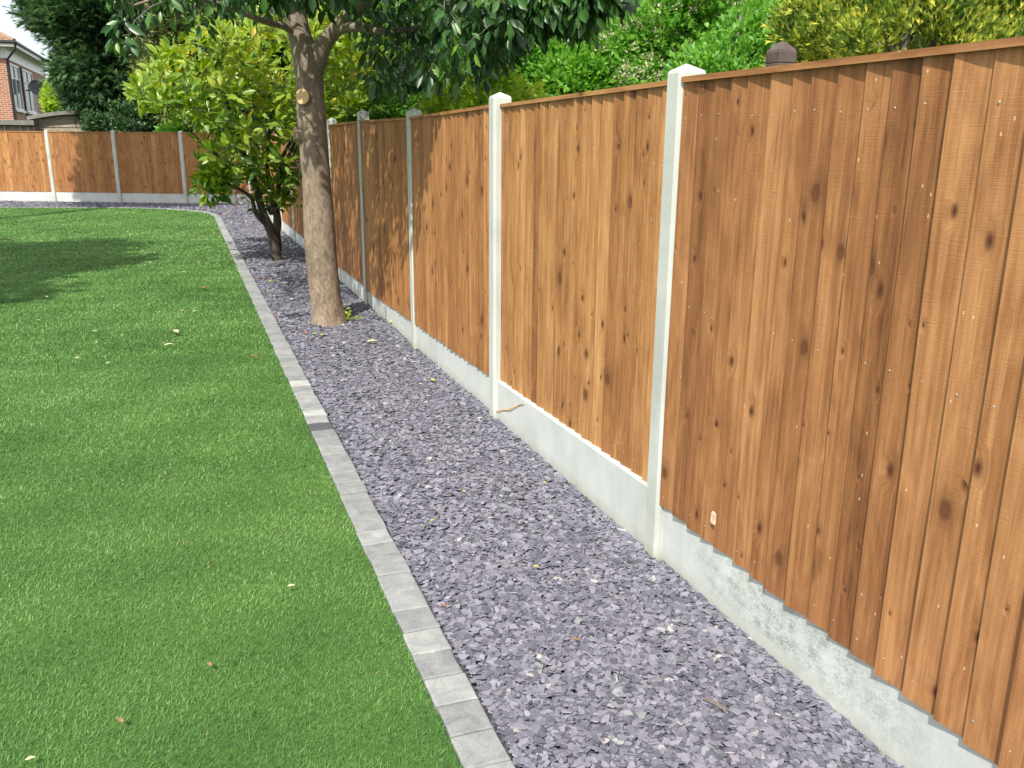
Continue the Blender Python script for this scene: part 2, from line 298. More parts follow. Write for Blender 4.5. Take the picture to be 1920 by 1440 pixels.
# slate chips (stuff)
def chips():
    zs = []
    def zone(y0, y1, d, sz):
        k = int((1.66-.69)*(y1-y0)*d); zs.append(np.stack([rng.uniform(.70, 1.655, k), rng.uniform(y0, y1, k), rng.uniform(.5, 1.4, k)**1.35*sz], 1))
    zone(.1, 1.2, 6500, .019); zone(1.2, 3.2, 13500, .0152); zone(3.2, 6, 10000, .0158); zone(6, 10, 6000, .018); zone(10, 20, 2200, .026)
    k = 42000; q = np.stack([rng.uniform(-7, 1.65, k), rng.uniform(19.5, 29, k), rng.uniform(.7, 1.3, k)*.036], 1)
    fl = np.array(FENCE_L); fy = np.interp(q[:,0], fl[::-1,0], fl[::-1,1]); 
    ex = edge_x(q[:,1])+.14
    q = q[(q[:,1] < fy) & (q[:,0] > ex) & (q[:,1] > 20)]; zs.append(q)
    A = np.concatenate(zs); n_ = len(A); V = []; groups = np.array_split(rng.permutation(n_), 26)
    parts = []; tones = []; 
    for gidx in groups:
        K = 6; ang = np.arange(K)/K*2*PI+rng.uniform(-.42, .42, K); rad = rng.uniform(.5, 1.2, K); asp = rng.uniform(.45, .85); 
        th = rng.uniform(.035, .085)
        top = np.stack([np.cos(ang)*rad*asp, np.sin(ang)*rad, np.full(K, th)+rng.uniform(-.03, .03, K)], 1); bot = top*[1.1, .95, 1]; bot[:,2] = -th
        tm = np.concatenate([top, bot]); 
        a = A[gidx]; k = len(a); yaw = rng.uniform(0, 2*PI, k); tl = np.abs(rng.normal(0, .29, k)); td = rng.uniform(0, 2*PI, k)
        nr = np.stack([np.sin(tl)*np.cos(td), np.sin(tl)*np.sin(td), np.cos(tl)], 1)
        ax = np.stack([np.cos(yaw), np.sin(yaw), np.zeros(k)], 1); ax = norm(ax-nr*(ax*nr).sum(1, keepdims=True))
        und = .004*np.sin(a[:,0]*6+a[:,1]*2.1)+.004*np.sin(a[:,1]*5.3-a[:,0]*4)+ - np.clip(a[:,0]-1.45,0,1)*.05 - .001
        und[a[:,1] > 19.5] = .006
        pos = np.stack([a[:,0], a[:,1], und+rng.uniform(.0, .020, k)], 1)
        parts.append(place(tm, pos, ax, nr, a[:,2], None)); tones.append(rng.random(k))
    V = np.concatenate(parts); tone = np.concatenate(tones)
    fc = [tuple(range(6))]+[(i, i+6, (i+1) % 6+6, (i+1) % 6) for i in range(6)]
    m, n, b = newmat('slate_chips'); tn = attr(n, 'tone').outputs['Fac']
    r = ramp(n, tn, [(0, (.105,.107,.135)), (.3, (.155,.155,.195)), (.6, (.215,.212,.255)), (.88, (.285,.28,.335)), (.955, (.235,.21,.245)), (.98, (.26,.30,.305)), (.993, (.40,.39,.39)), (1, (.60,.56,.48))])
    r.color_ramp.interpolation = 'LINEAR'
    g = n.nodes.new('ShaderNodeNewGeometry').outputs['Position']
    c = mixc(n, .35, r.outputs[0], ramp(n, noise(n, 120, 3, g), [(.3, (.5,.5,.5)), (.7, (1,1,1))]).outputs[0], 'MULTIPLY')
    n.links.new(c, b.inputs['Base Color']); b.inputs['Roughness'].default_value = .62; b.inputs['Specular IOR Level'].default_value = .35
    return tag(np_mesh('slate_chips', V, fc, n_, 12, m, None, tone, smooth=False), 'plum grey slate chippings filling the bed between lawn edging and fence', 'slate chips', kind='stuff')
chips()
# ------------------------------------------------------------------ edging blocks
def path_pts():
    pts = [Vector((x, y, 0)) for x, y in EDGE]; off = []
    for i, p in enumerate(pts):
        d = (pts[min(i+1, len(pts)-1)]-pts[max(i-1, 0)]).normalized(); off.append(p+Vector((d.y, -d.x, 0))*.066)
    return off
def block_mesh(seed, L=.139, Wd=.128, H=.05):
    r = random.Random(seed); nx, ny = 5, 5; vs = []; fs = []
    bev = .005
    def jit(): return r.uniform(-.0016, .0016)
    cx = [-Wd/2, -Wd/2+bev, 0, Wd/2-bev, Wd/2]; cy = [-L/2, -L/2+bev, 0, L/2-bev, L/2]
    for j in range(5):
        for i in range(5):
            e = (i in (0, 4)) or (j in (0, 4)); vs.append((cx[i]+jit(), cy[j]+jit(), (-.004 if e else 0)+jit()*.5))
    for j in range(4):
        for i in range(4): a = j*5+i; fs.append((a, a+1, a+6, a+5))
    rim = [0,1,2,3,4,9,14,19,24,23,22,21,20,15,10,5]; b0 = len(vs)
    for k in rim: vs.append((vs[k][0], vs[k][1], -H))
    for k in range(16): fs.append((rim[k], b0+k, b0+(k+1) % 16, rim[(k+1) % 16]))
    return vs, fs
def block_mat():
    m, n, b = newmat('concrete_block_paver'); g = n.nodes.new('ShaderNodeNewGeometry').outputs['Position']; oi = n.nodes.new('ShaderNodeObjectInfo').outputs['Random']
    tn = attr(n, 'tone').outputs['Fac']
    v = math_(n, 'ADD', math_(n, 'MULTIPLY', noise(n, 14, 5, g, .65, .6), .55), math_(n, 'MULTIPLY', noise(n, 130, 3, g, .7), .3))
    v = math_(n, 'ADD', v, math_(n, 'MULTIPLY', math_(n, 'SUBTRACT', tn, .5), .38))
    r = ramp(n, v, [(.1, (.08,.085,.09)), (.32, (.20,.21,.21)), (.5, (.30,.31,.30)), (.76, (.50,.51,.48))])
    n.links.new(r.outputs[0], b.inputs['Base Color']); b.inputs['Roughness'].default_value = .88
    bump(n, b, noise(n, 150, 4, g, .7), .4, .003); return m
M_block = block_mat()
pp = path_pts(); cum = [0]
for i in range(1, len(pp)): cum.append(cum[-1]+(pp[i]-pp[i-1]).length)
def on_path(s):
    for i in range(1, len(pp)):
        if s <= cum[i] or i == len(pp)-1:
            t = (s-cum[i-1])/(cum[i]-cum[i-1]); return pp[i-1].lerp(pp[i], t), (pp[i]-pp[i-1]).normalized()
s = 1.6; k = 0
special = {}
while s < cum[-1]-.2 and k < 225:
    p, d = on_path(s); r = random.Random(k*3+1); y = p.y
    tone = .5+r.uniform(-.2, .2); lab = 'pale grey concrete block paver in the lawn edging row'; grp = 'edging blocks along the lawn'
    if abs(y-4.80) < .07: tone = -.45; lab = 'charcoal dark block paver in the lawn edging, darkest of the row'
    elif abs(y-4.66) < .07 : tone = .3
    elif abs(y-5.08) < .07: tone = 1.05; lab = 'almost white narrow block paver just past the charcoal one'
    elif abs(y-5.78) < .07: tone = 1.1; lab = 'bright pale block paver farther along the edging toward the tree'
    vs, fs = block_mesh(k, .1345+r.uniform(-.002, .0015), .128+r.uniform(-.003, .003)); mb = MB()
    zt = .014+r.uniform(-.002, .002); ang = math.atan2(-d.x, d.y)+r.uniform(-.012, .012); ca, sa = math.cos(ang), math.sin(ang); ox = r.uniform(-.003, .003)
    o_loc = Vector((p.x+ox, p.y, 0))
    mb.add([(v[0]*ca-v[1]*sa, v[0]*sa+v[1]*ca, v[2]+zt) for v in vs], fs, tone=tone)
    o = mb.build('block_paver', M_block); o.location = o_loc; tag(o, lab, 'paver', grp); s += .1395; k += 1
# ------------------------------------------------------------------ fence
PY = [0.85, 2.79, 4.73, 6.68, 8.68, 10.6, 12.69, 14.72, 16.59, 18.45, 20.3, 22.15]
TZ = [1.782, 1.79, 1.773, 1.752, 1.765, 1.76, 1.755, 1.75, 1.75, 1.75, 1.75, 1.75]
BZ = [.235, .262, .255, .215, .185, .18, .19, .2, .21, .22, .23, .24]
DZ = [0, 0, 0, -.02, .03, .0, 0, 0, 0, 0, 0, 0]
ORD = ['nearest', 'first', 'second', 'third', 'fourth', 'fifth', 'sixth', 'seventh', 'eighth', 'ninth', 'tenth', 'eleventh']
def post_mesh(H, a=.05, ch=.014):
    v = []; f = []
    # local x: + away from lawn, y along the fence
    ring = [(-a, -a+ch), (-a+ch, -a), (a, -a), (a, a), (-a+ch, a), (-a, a-ch)]
    for z, s in ((-.3, 1), (H, 1), (H+.010, .93)):
        for x, y in ring: v.append((x*s, y*s, z))
    v.append((0, 0, H+.034))
    for l in range(2):
        for i in range(6): j = (i+1) % 6; f.append((l*6+i, l*6+j, (l+1)*6+j, (l+1)*6+i))
    for i in range(6): f.append((12+i, 12+(i+1) % 6, 18))
    return v, f
def panel(name, p0, p1, z0a, z0b, z1a, z1b, mat, mats_cap, label, group, seed, boards_out, gravel_out, nails=False, bw=.105, gmat=None, glabel=None, drop=.0):
    """p0 near end, p1 far end (between post faces), front toward +n"""
    r = random.Random(seed); p0 = Vector((*p0, 0)); p1 = Vector((*p1, 0)); d = (p1-p0); L = d.length; d.normalize(); nrm = Vector((-d.y, d.x, 0))  # toward lawn
    root = empty(name, p0+Vector((0, 0, z0a)))
    tag(root, label, 'fence panel', group)
    mb = MB(); nb = max(3, round(L/bw)); cw = L/nb; ys = [0]
    for i in range(1, nb): ys.append(i*cw+r.uniform(-.010, .010))
    ys.append(L); SEG = 9
    for i in range(nb):
        a, b2 = ys[i]-(.018 if i else 0), ys[i+1]; tone = min(1.1, max(-.1, r.gauss(.5, .22))); uo, vo = r.uniform(0, 50), r.uniform(0, 50)
        zl = r.uniform(-.004, .004)-drop; w1, w2 = r.uniform(0, 6), r.uniform(0, 6); tw = r.uniform(-.0025, .0025); tk = r.uniform(.016, .021)
        vs = []; uv = []
        for s_ in range(SEG+1):
            t = s_/SEG
            za = (z0a+(z0b-z0a)*((a+b2)/2/L))+zl; zb = (z1a+(z1b-z1a)*((a+b2)/2/L))-.004; z = za+(zb-za)*t
            wv = .0016*math.sin(w1+t*5)+tw*(t-.5); wy = .0015*math.sin(w2+t*7)
            # thin edge (near) to thick edge (far); three columns across
            for u, th in ((0, .002), (.5, .0095), (1, tk)):
                yy = a+(b2-a)*u+wy*(u > .9)*1; q = p0+d*yy+nrm*(boards_out-.017+th+wv); vs.append((q.x, q.y, z)); uv.append((uo+(b2-a)*u, vo+z))
            q = p0+d*(b2+wy)+nrm*(boards_out-.020); vs.append((q.x, q.y, z)); uv.append((uo+(b2-a)+.01, vo+z))
        fs = []
        for s_ in range(SEG):
            for c_ in range(3): a0 = s_*4+c_; fs.append((a0, a0+1, a0+5, a0+4))
        fs.append((0, 3, 2, 1))
        b0 = SEG*4; fs.append((b0, b0+1, b0+2, b0+3))
        mb.add(vs, fs, 0, uv, tone)
        if nails:
            for zf in (.035, .52, .93):
                za = z0a+(z1a-z0a)*zf; yy = ys[i]+(ys[i+1]-ys[i])*r.uniform(.72, .86); q = p0+d*yy+nrm*(boards_out-.0035); zz = za+r.uniform(-.006, .006)
                rr = .0034; vv = [(q.x+d.x*rr*math.cos(t_), q.y+d.y*rr*math.cos(t_), zz+rr*math.sin(t_)) for t_ in (0, 1.05, 2.1, 3.14, 4.19, 5.24)]
                vv = [(x_-0.0+nrm.x*.002, y_+nrm.y*.002, z_) for x_, y_, z_ in vv]
                mb.add(vv+[(q.x+nrm.x*.0035, q.y+nrm.y*.0035, zz)], [(j, (j+1) % 6, 6) for j in range(6)], 1)
    bo = mb.build('boards', [mat, M_nail], root)
    # back frame rails so that the panel has a rear side
    rb = MB()
    for zf in (.06, .5, .94):
        c0 = p0.lerp(p1, .5)+nrm*(boards_out-.042); zz = z0a+(z1a-z0a)*zf
        rb.obox((c0.x, c0.y, zz), d*(L/2), nrm*.019, Vector((0, 0, .022)))
    rb.build('rail', mat, root)
    cp = MB(); a_, b_ = p0, p1; o1 = boards_out+.011; o2 = boards_out-.045
    vs = []; uv = []; uo = r.uniform(0, 30)
    for q, z, t in ((a_, z1a, 0), (b_, z1b, L)):
        for o_, dz in ((o1, -.004), (o1, .014), (o2, .017), (o2, -.004)):
            w_ = q+nrm*o_; vs.append((w_.x, w_.y, z+dz)); uv.append((uo+dz+o_, uo+t))
    cp.add(vs, [(0,1,5,4),(1,2,6,5),(2,3,7,6),(3,0,4,7),(0,3,2,1),(4,5,6,7)], 0, uv, .65)
    cp.build('capping', mats_cap, root)
    # concrete gravel board under the panel: a thing of its own
    gb = MB(); vs = []
    for q, z in ((p0, z0a), (p1, z0b)):
        for o_, zz in ((gravel_out, -.25), (gravel_out, z-.006), (gravel_out-.006, z-.001), (gravel_out-.05, z-.001), (gravel_out-.05, -.25)):
            w_ = q+nrm*o_; vs.append((w_.x, w_.y, zz))
    gb.add(vs, [(0,1,6,5),(1,2,7,6),(2,3,8,7),(3,4,9,8),(0,4,3,2,1),(5,6,7,8,9)])
    go = gb.build('gravel_board', gmat or M_gravel); tag(go, glabel, 'gravel board', 'concrete gravel boards under '+group.split('panels ')[-1])
    return root, go
M_nail = plain('galvanised_nail', (.62,.60,.56), .4, .1, 50, metal=.6)
X0 = 1.612
labs = {0: 'large brown panel filling the right of the view, nearest the camera',
 1: 'honey toned panel between the two tallest looking posts', 2: 'panel one bay past the honey one, shaded on its upper left',
 3: 'mostly shaded panel two bays past the honey one', 4: 'narrow looking shaded panel right beside the tree trunk',
 5: 'panel mostly hidden behind the tree trunk', 6: 'panel just left of the trunk with one sun fleck',
 7: 'shaded panel between two close posts left of the trunk', 8: 'side fence panel right behind the shrub stems',
 9: 'side fence panel third from the corner, behind the shrub', 10: 'side fence panel second from the corner', 11: 'last side fence panel before the corner'}
for i in range(12):
    y0 = PY[i]+.05; y1 = (PY[i+1]-.05) if i < 11 else 23.93
    za, zb = BZ[i], BZ[min(i+1, 11)]; ta, tb = TZ[i], TZ[min(i+1, 11)]
    if i == 0: za, zb = .232, .252
    if i == 1: za, zb = .272, .240
    if i == 2: za, zb = .238, .204
    if i == 3: za, zb = .203, .160
    mat = M_wood[0] if i == 0 else M_wood[1] if i == 1 else M_wood[2] if i in (2, 3, 6) else M_wood[[0, 2][i % 2]]
    out_b = -.010; out_g = -.028
    if i == 1: out_b, out_g = -.040, -.022
    root, go = panel('fence_panel', (X0, y0), (X0, y1), za, zb, ta, tb, mat, mat, labs[i].replace('panel', 'featheredge panel', 1), 'featheredge panels along the side fence', 20+i, out_b, out_g,
          nails=(i < 3), bw=.098, gmat=M_gravel_stain if i == 0 else None,
          glabel='concrete gravel board under '+('the nearest panel, stained with grey mould' if i == 0 else 'the honey panel, crossed by orange string' if i == 1 else 'the '+labs[i].split(',')[0]), drop=.012 if i == 0 else .004)
    if i == 0:
        q = atx(1348, 970, X0+.028); st = MB()
        r_ = random.Random(3); ring = []
        for a_ in range(14):
            t_ = 2*PI*a_/14; ex = (abs(math.cos(t_))**.4)*math.copysign(1, math.cos(t_)); ez = (abs(math.sin(t_))**.4)*math.copysign(1, math.sin(t_))
            ring.append((X0+.0035, q.y+ex*.014*r_.uniform(.8, 1.05), q.z+ez*.024*r_.uniform(.85, 1.05)))
        st.add(ring+[(v[0]+.004, v[1], v[2]) for v in ring], [tuple(range(13, -1, -1))]+[(k_, (k_+1) % 14, 14+(k_+1) % 14, 14+k_) for k_ in range(14)])
        so_ = st.build('torn_sticker', plain('torn_paper', (.62,.47,.33), .8, .35, 90), root); so_['label'] = 'torn pale paper sticker remnant on a board'
    if i == 1:
        c0 = atx(983, 757, X0+.024); c1 = atx(969, 822, X0+.024); jb = MB(); jb.tube([c0, c0.lerp(c1, .5)+Vector((0, .004, 0)), c1], .0016, 5)
        jb.build('hairline_crack', plain('crack', (.16,.17,.15), .9), go)
        a_ = atx(929, 772, X0+.018); b_ = atx(983, 757, X0+.018); sb = MB(); ps = []
        for t_ in range(13):
            t = t_/12; p = a_.lerp(b_, t); p.z += .004*math.sin(t*9)-.006*math.sin(t*PI); p.x -= .002+.002*math.sin(t*14); ps.append(p)
        sb.tube(ps, .0026, 5)
        for t_ in (3, 6, 9): sb.tube([ps[t_]+Vector((0, -.006, 0)), ps[t_], ps[t_]+Vector((0, .006, 0))], [.002, .0055, .002], 6)
        tag(sb.build('string', plain('orange_string', (.70,.36,.10), .7)), 'frayed orange string stretched across the gravel board beside a post', 'string')
plabs = ['white concrete post just outside the right of the view', 'widest pale concrete post, nearest in view, between the brown and honey panels', 'concrete post at the far end of the honey panel, second in view from the right',
 'concrete post with shade across its upper half, third in view from the right', 'shaded concrete post second to the right of the tree trunk', 'concrete post whose top shows right beside the tree trunk', 'concrete post hidden behind the tree trunk',
 'slim concrete post just left of the tree trunk', 'slim concrete post second to the left of the tree trunk', 'concrete post behind the shrub stems', 'concrete post behind the lower shrub leaves', 'last concrete post of the side fence before the corner']
plabs[4] = 'shaded grey concrete post, one bay right of the trunk side post'
for i in range(1, 12):
    v, f = post_mesh(1.818+DZ[i]); mb = MB(); mb.add([(a, b, c) for a, b, c in v], f)
    o = mb.build('concrete_post', M_post); o.location = (X0+.05, PY[i], 0); o.rotation_euler = (random.uniform(-.003, .003), random.uniform(-.003, .003), 0)
    tag(o, plabs[i], 'fence post', 'concrete fence posts')
# back fence
FL = [Vector((x, y, 0)) for x, y in FENCE_L]
bl = ['back fence panel half hidden behind the yellow green shrub', 'shaded back fence panel left of the shrub', 'back fence panel lit on its left and shaded on its right', 'leftmost fully sunlit panel of the back fence', 'back fence panel beyond the left edge of the view']
for i in range(5):
    a, b = FL[i+1], FL[i]; d = (b-a).normalized(); 
    # near end first so that the front faces the lawn
    p0, p1 = b-d*.05, a+d*.05
    root, go = panel('fence_panel', (p0.x, p0.y), (p1.x, p1.y), .27, .27, 1.775, 1.775, M_wood[2], M_wood[2], bl[i], 'featheredge panels of the back fence', 60+i, .03, .012, bw=.105,
          glabel='gravel board under the '+bl[i].replace(' in view', ''))
pl2 = ['concrete corner post where side and back fences meet', 'concrete post of the back fence nearest the shrub', 'middle concrete post of the back fence in view', 'leftmost concrete post of the back fence in view', 'concrete post of the back fence left of the view']
for i in range(5):
    v, f = post_mesh(1.80); mb = MB(); mb.add(v, f); o = mb.build('concrete_post', M_post)
    d = (FL[min(i+1, 5)]-FL[max(0, i-1)]).normalized(); o.location = FL[i]+Vector((0, .0, 0)); 
    o.rotation_euler = (0, 0, math.atan2(d.y, d.x)-PI/2+0*PI); 
    tag(o, pl2[i], 'fence post', 'concrete posts of the back fence')
# brown post behind the nearest panel
bp_ = MB(); H_ = 2.0; a_ = .048
ring = [(-a_, -a_), (a_, -a_), (a_, a_), (-a_, a_)]; prof = [(-.1, 1), (H_-.062, 1), (H_-.058, .93), (H_-.054, 1), (H_-.012, 1.0), (H_+.0, .93), (H_+.022, .5), (H_+.036, .16)]
vs = [(x*k_, y*k_, z) for z, k_ in prof for x, y in ring]; fs = [(l*4+i, l*4+(i+1) % 4, l*4+4+(i+1) % 4, l*4+4+i) for l in range(len(prof)-1) for i in range(4)]
bp_.add(vs, fs+[tuple(range(len(vs)-4, len(vs)))])
o = bp_.build('wooden_post', plain('dark_stained_timber', (.10,.07,.06), .6, .3, 14)); q = at(1464, 110, 3.55); o.location = (q.x, q.y, 0)
tag(o, 'dark brown capped timber post standing behind the nearest panel', 'post')
# ------------------------------------------------------------------ foliage tools
def foliage(name, centers, per, spread, size, tmpl, faces, mat, parent, droop=0.0, up=0.3, out_from=None, seed=1, jit=.35, tonebias=None, nup=.6):
    c = np.array([tuple(p) for p in centers], float); k = len(c); n_ = k*per
    pos = np.repeat(c, per, 0); v = norm(rng.normal(0, 1, (n_, 3)))
    ax = v.copy(); ax[:, 2] += up-droop
    if out_from is not None: ax += norm(pos-np.array(out_from))*.8
    ax = norm(ax); pos = pos+v*spread*rng.random((n_, 1))**.6
    nr = rng.normal(0, .5, (n_, 3)); nr[:, 2] += nup; nr[:, 0] -= .3; nr[:, 1] -= .3
    sz = size*rng.uniform(.65, 1.3, n_); cl = np.repeat(rng.random(k), per)
    tone = np.clip(.65*cl+.35*rng.random(n_) if tonebias is None else tonebias(pos, cl)+rng.normal(0, .12, n_), 0, 1)
    V = place(tmpl, pos, ax, nr, sz)
    return np_mesh(name, V, faces, n_, len(tmpl), mat, parent, tone)
def lumps(center, radii, nl, rl, seed, top=1.0, bottom=-1.0):
    r = np.random.default_rng(seed); out_ = []
    while len(out_) < nl:
        d = norm(r.normal(0, 1, 3)); q = d*(r.random()**.35)
        if not bottom <= q[2] <= top: continue
        out_.append((np.array(center)+q*np.array(radii)*.82, rl*r.uniform(.65, 1.35)))
    return out_
OUTW = []
def shell(lump_list, dens, seed):
    OUTW.clear()
    """points near the surfaces of lumps, rough outline"""
    r = np.random.default_rng(seed); P = []
    for c, R in lump_list:
        k = max(20, int(dens*R*R*4*PI)); d = norm(r.normal(0, 1, (k, 3)))
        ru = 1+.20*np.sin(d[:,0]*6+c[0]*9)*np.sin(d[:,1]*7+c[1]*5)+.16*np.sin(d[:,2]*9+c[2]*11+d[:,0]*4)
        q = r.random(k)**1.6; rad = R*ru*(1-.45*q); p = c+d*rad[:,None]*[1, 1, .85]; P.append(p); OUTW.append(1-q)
    return np.concatenate(P)
def trunk_part(parent, pts, rads, mat, seed=0):
    mb = MB(); mb.tube(pts, rads, 10, wob=.12, seed=seed); return mb.build('trunk', mat, parent, smooth=True)
def bark_mat(name, c0, c1, moss=None, lichen=False):
    m, n, b = newmat(name); g = n.nodes.new('ShaderNodeNewGeometry').outputs['Position']
    a = noise(n, 1, 6, mapping(n, g, (26, 26, 11)), .65, .8); f = noise(n, 1, 4, mapping(n, g, (60, 60, 130)), .7); big = noise(n, 3.5, 4, g)
    v = math_(n, 'ADD', math_(n, 'MULTIPLY', a, .6), math_(n, 'MULTIPLY', f, .4))
    r = ramp(n, v, [(.32, tuple(x*.35 for x in c0)), (.43, c0), (.62, c1)]); c = r.outputs[0]
    vo = N(n, 'ShaderNodeTexVoronoi', Scale=1.0, feature='DISTANCE_TO_EDGE'); n.links.new(mapping(n, g, (9, 9, 16)), vo.inputs[0])
    cr_ = math_(n, 'MULTIPLY', math_(n, 'LESS_THAN', math_(n, 'ADD', vo.outputs['Distance'], math_(n, 'MULTIPLY', f, .12)), .075), math_(n, 'GREATER_THAN', big, .53))
    c = mixc(n, math_(n, 'MULTIPLY', cr_, .35), c, tuple(x*.4 for x in c0))
    if moss:
        sp = n.nodes.new('ShaderNodeSeparateXYZ'); n.links.new(g, sp.inputs[0])
        k = math_(n, 'SUBTRACT', 1, math_(n, 'MULTIPLY', math_(n, 'ABSOLUTE', math_(n, 'SUBTRACT', sp.outputs[2], .62)), 4.2), True)
        mk = math_(n, 'MULTIPLY', k, math_(n, 'SUBTRACT', math_(n, 'MULTIPLY', noise(n, 14, 5, g, .7), 4.5), 2.1, True))
        c = mixc(n, math_(n, 'MULTIPLY', mk, .8, True), c, moss)
        hi = math_(n, 'MULTIPLY', math_(n, 'SUBTRACT', sp.outputs[2], .9), .5, True); c = mixc(n, math_(n, 'MULTIPLY', hi, .5, True), c, (.22, .20, .155))
    n.links.new(c, b.inputs['Base Color']); b.inputs['Roughness'].default_value = .9
    bump(n, b, math_(n, 'ADD', v, math_(n, 'MULTIPLY', cr_, -.4)), .45, .010); return m
M_bark = bark_mat('brown_bark', (.17,.125,.085), (.36,.28,.20), (.085,.10,.04))
M_bark_dark = bark_mat('dark_bark', (.035,.03,.022), (.11,.09,.065))
M_bark_grey = bark_mat('grey_bark', (.10,.09,.075), (.24,.21,.17))
def grow(skel, targets, r_end, r_base, droop=.1, mb=None):
    """connect leaf clusters to the nearest skeleton node with thin curved twigs (one mesh)"""
    mb = mb or MB(); nodes = [Vector(p) for p in skel]; arr = np.array([tuple(p) for p in nodes]); T = sorted(targets, key=lambda p: np.min(np.linalg.norm(arr-np.array(tuple(p)), axis=1)))
    for t in T:
        t = Vector(t); dd = np.linalg.norm(arr-np.array(tuple(t)), axis=1); j = int(dd.argmin()); a = Vector(arr[j]); L = dd[j]
        if L < .04: continue
        m1 = a.lerp(t, .4)+Vector((random.uniform(-.08, .08), random.uniform(-.08, .08), droop))*L; m2 = a.lerp(t, .75)+Vector((random.uniform(-.05, .05), random.uniform(-.05, .05), droop*.7))*L
        rb = min(r_base, r_end+L*.008); mb.tube([a, m1, m2, t], [rb, rb*.8, r_end*1.2, r_end*.7], 5, cap=False)
        arr = np.concatenate([arr, [tuple(m1), tuple(m2), tuple(t)]])
    return mb
def interp_pts(pts, n_=6):
    """smooth Catmull-Rom through (x,y,z,r)"""
    P = [np.array(p, float) for p in pts]; P = [2*P[0]-P[1]]+P+[2*P[-1]-P[-2]]; o_ = []
    for i in range(1, len(P)-2):
        for t in np.arange(n_)/n_:
            o_.append(.5*((2*P[i])+(-P[i-1]+P[i+1])*t+(2*P[i-1]-5*P[i]+4*P[i+1]-P[i+2])*t*t+(-P[i-1]+3*P[i]-3*P[i+1]+P[i+2])*t**3))
    o_.append(P[-2]); return o_
# ------------------------------------------------------------------ main tree
TY = 7.86
def tp(x, y, Y, r): q = at(x, y, Y); return (q.x, q.y, q.z, r)
def limb(mb, pts, n=14, wob=.05, seed=0, k=6):
    q = interp_pts(pts, k); mb.tube([p[:3] for p in q], [p[3] for p in q], n, wob=wob, seed=seed)
    return [Vector(p[:3]) for p in q]
tree = empty('broadleaf_tree', (1.12, 7.9, 0))
tag(tree, 'tree with thick bare leaning trunk and glossy dark leaves standing in the slate bed', 'tree')
tb = MB()
main = limb(tb, [tp(618,628,TY,0.26), tp(617,610,TY,0.180), tp(615,590,TY,0.152), tp(611,560,TY,0.142), tp(600,450,TY,0.135), tp(594,350,TY,0.127), tp(586,250,TY,0.123), tp(582,181,TY,0.121), tp(578,125,TY,0.115), tp(566,80,TY,0.101), tp(555,30,TY,0.090), tp(545,-60,TY-.05,.075), tp(520,-250,TY-.2,.06), tp(500,-500,TY-.4,.035)], 22, .05, 1)
l2 = limb(tb, [tp(584,165,TY,.07), tp(594,120,TY-.02,.078), tp(607,85,TY-.1,.07), tp(634,50,TY-.2,.06), tp(668,22,TY-.3,.052), tp(730,-30,TY-.5,.045), tp(820,-90,TY-.8,.035), tp(950,-180,TY-1.2,.02)], 14, .05, 2)
l3 = limb(tb, [tp(628,58,TY-.2,.045), tp(665,50,TY-.35,.04), tp(720,58,TY-.6,.03), tp(800,50,TY-.8,.024), tp(900,30,TY-1.1,.018), tp(1010,5,TY-1.5,.010)], 10, .05, 3)
l4 = limb(tb, [tp(560,62,TY,.04), tp(535,50,TY-.1,.032), tp(490,38,TY-.3,.026), tp(420,10,TY-.5,.02), tp(330,-10,TY-.7,.014), tp(250,10,TY-.8,.008)], 10, .05, 4)
l5 = limb(tb, [tp(548,-20,TY,.05), tp(600,-120,TY+.4,.04), tp(700,-260,TY+.7,.03), tp(820,-380,TY+.8,.015)], 10, .05, 5)
l6 = limb(tb, [tp(540,-80,TY,.05), tp(440,-180,TY-.2,.04), tp(330,-280,TY-.5,.025), tp(240,-330,TY-.6,.012)], 10, .05, 6)
l7 = limb(tb, [tp(520,-200,TY,.05), tp(560,-350,TY-.8,.03), tp(640,-420,TY-1.3,.015)], 10, .05, 7)
tr = tb.build('trunk', M_bark, tree, smooth=True)
sm = tr.modifiers.new('sub', 'SUBSURF'); sm.levels = 1; sm.render_levels = 1
# sawn stubs
def stub(px, py, Y, dirv, R, L):
    c = at(px, py, Y); d = Vector(dirv).normalized(); mb = MB(); mb.tube([c-d*L, c-d*L*.4, c], [R*1.35, R*1.1, R*1.02], 16, wob=.04)
    s_ = mb.build('cut_branch', M_bark, tree, smooth=False); f = MB(); a = d.cross(Vector((0, 0, 1))).normalized(); b = d.cross(a)
    ring = [c+d*.003+(a*math.cos(t)*R*.93+b*math.sin(t)*R*.98) for t in np.linspace(0, 2*PI, 18, endpoint=False)]; ring2 = [p-d*.004 for p in ring]
    f.add(ring+ring2, [tuple(range(18))]+[(i, i+18, (i+1) % 18+18, (i+1) % 18) for i in range(18)], uv=[(0, 0)]*36)
    fo = f.build('cut_face', M_cut, s_); fo.matrix_parent_inverse = Matrix.Identity(4)
    return s_
def cut_mat():
    m, n, b = newmat('fresh_cut_wood'); g = n.nodes.new('ShaderNodeNewGeometry').outputs['Position']
    r = ramp(n, noise(n, 60, 4, g), [(.3, (.66,.42,.20)), (.7, (.80,.56,.30))]); n.links.new(r.outputs[0], b.inputs['Base Color']); b.inputs['Roughness'].default_value = .7; return m
M_cut = cut_mat()
stub(567, 181, TY-.13, (-.5, -.85, .12), .062, .19)
stub(551, 252, TY-.03, (-1, .1, .12), .055, .1)
def inside_out(px, outline):
    xs = [o_[0] for o_ in outline]; return np.interp(px, xs, [o_[1] for o_ in outline])
OUT = [(190,5),(215,75),(240,105),(290,60),(350,75),(380,115),(430,60),(470,45),(520,90),(545,40),(620,55),(680,85),(700,170),(750,205),(800,185),(850,175),(905,185),(950,120),(1000,90),(1040,70),(1085,85),(1130,45),(1175,25),(1185,-10),(1300,-250)]
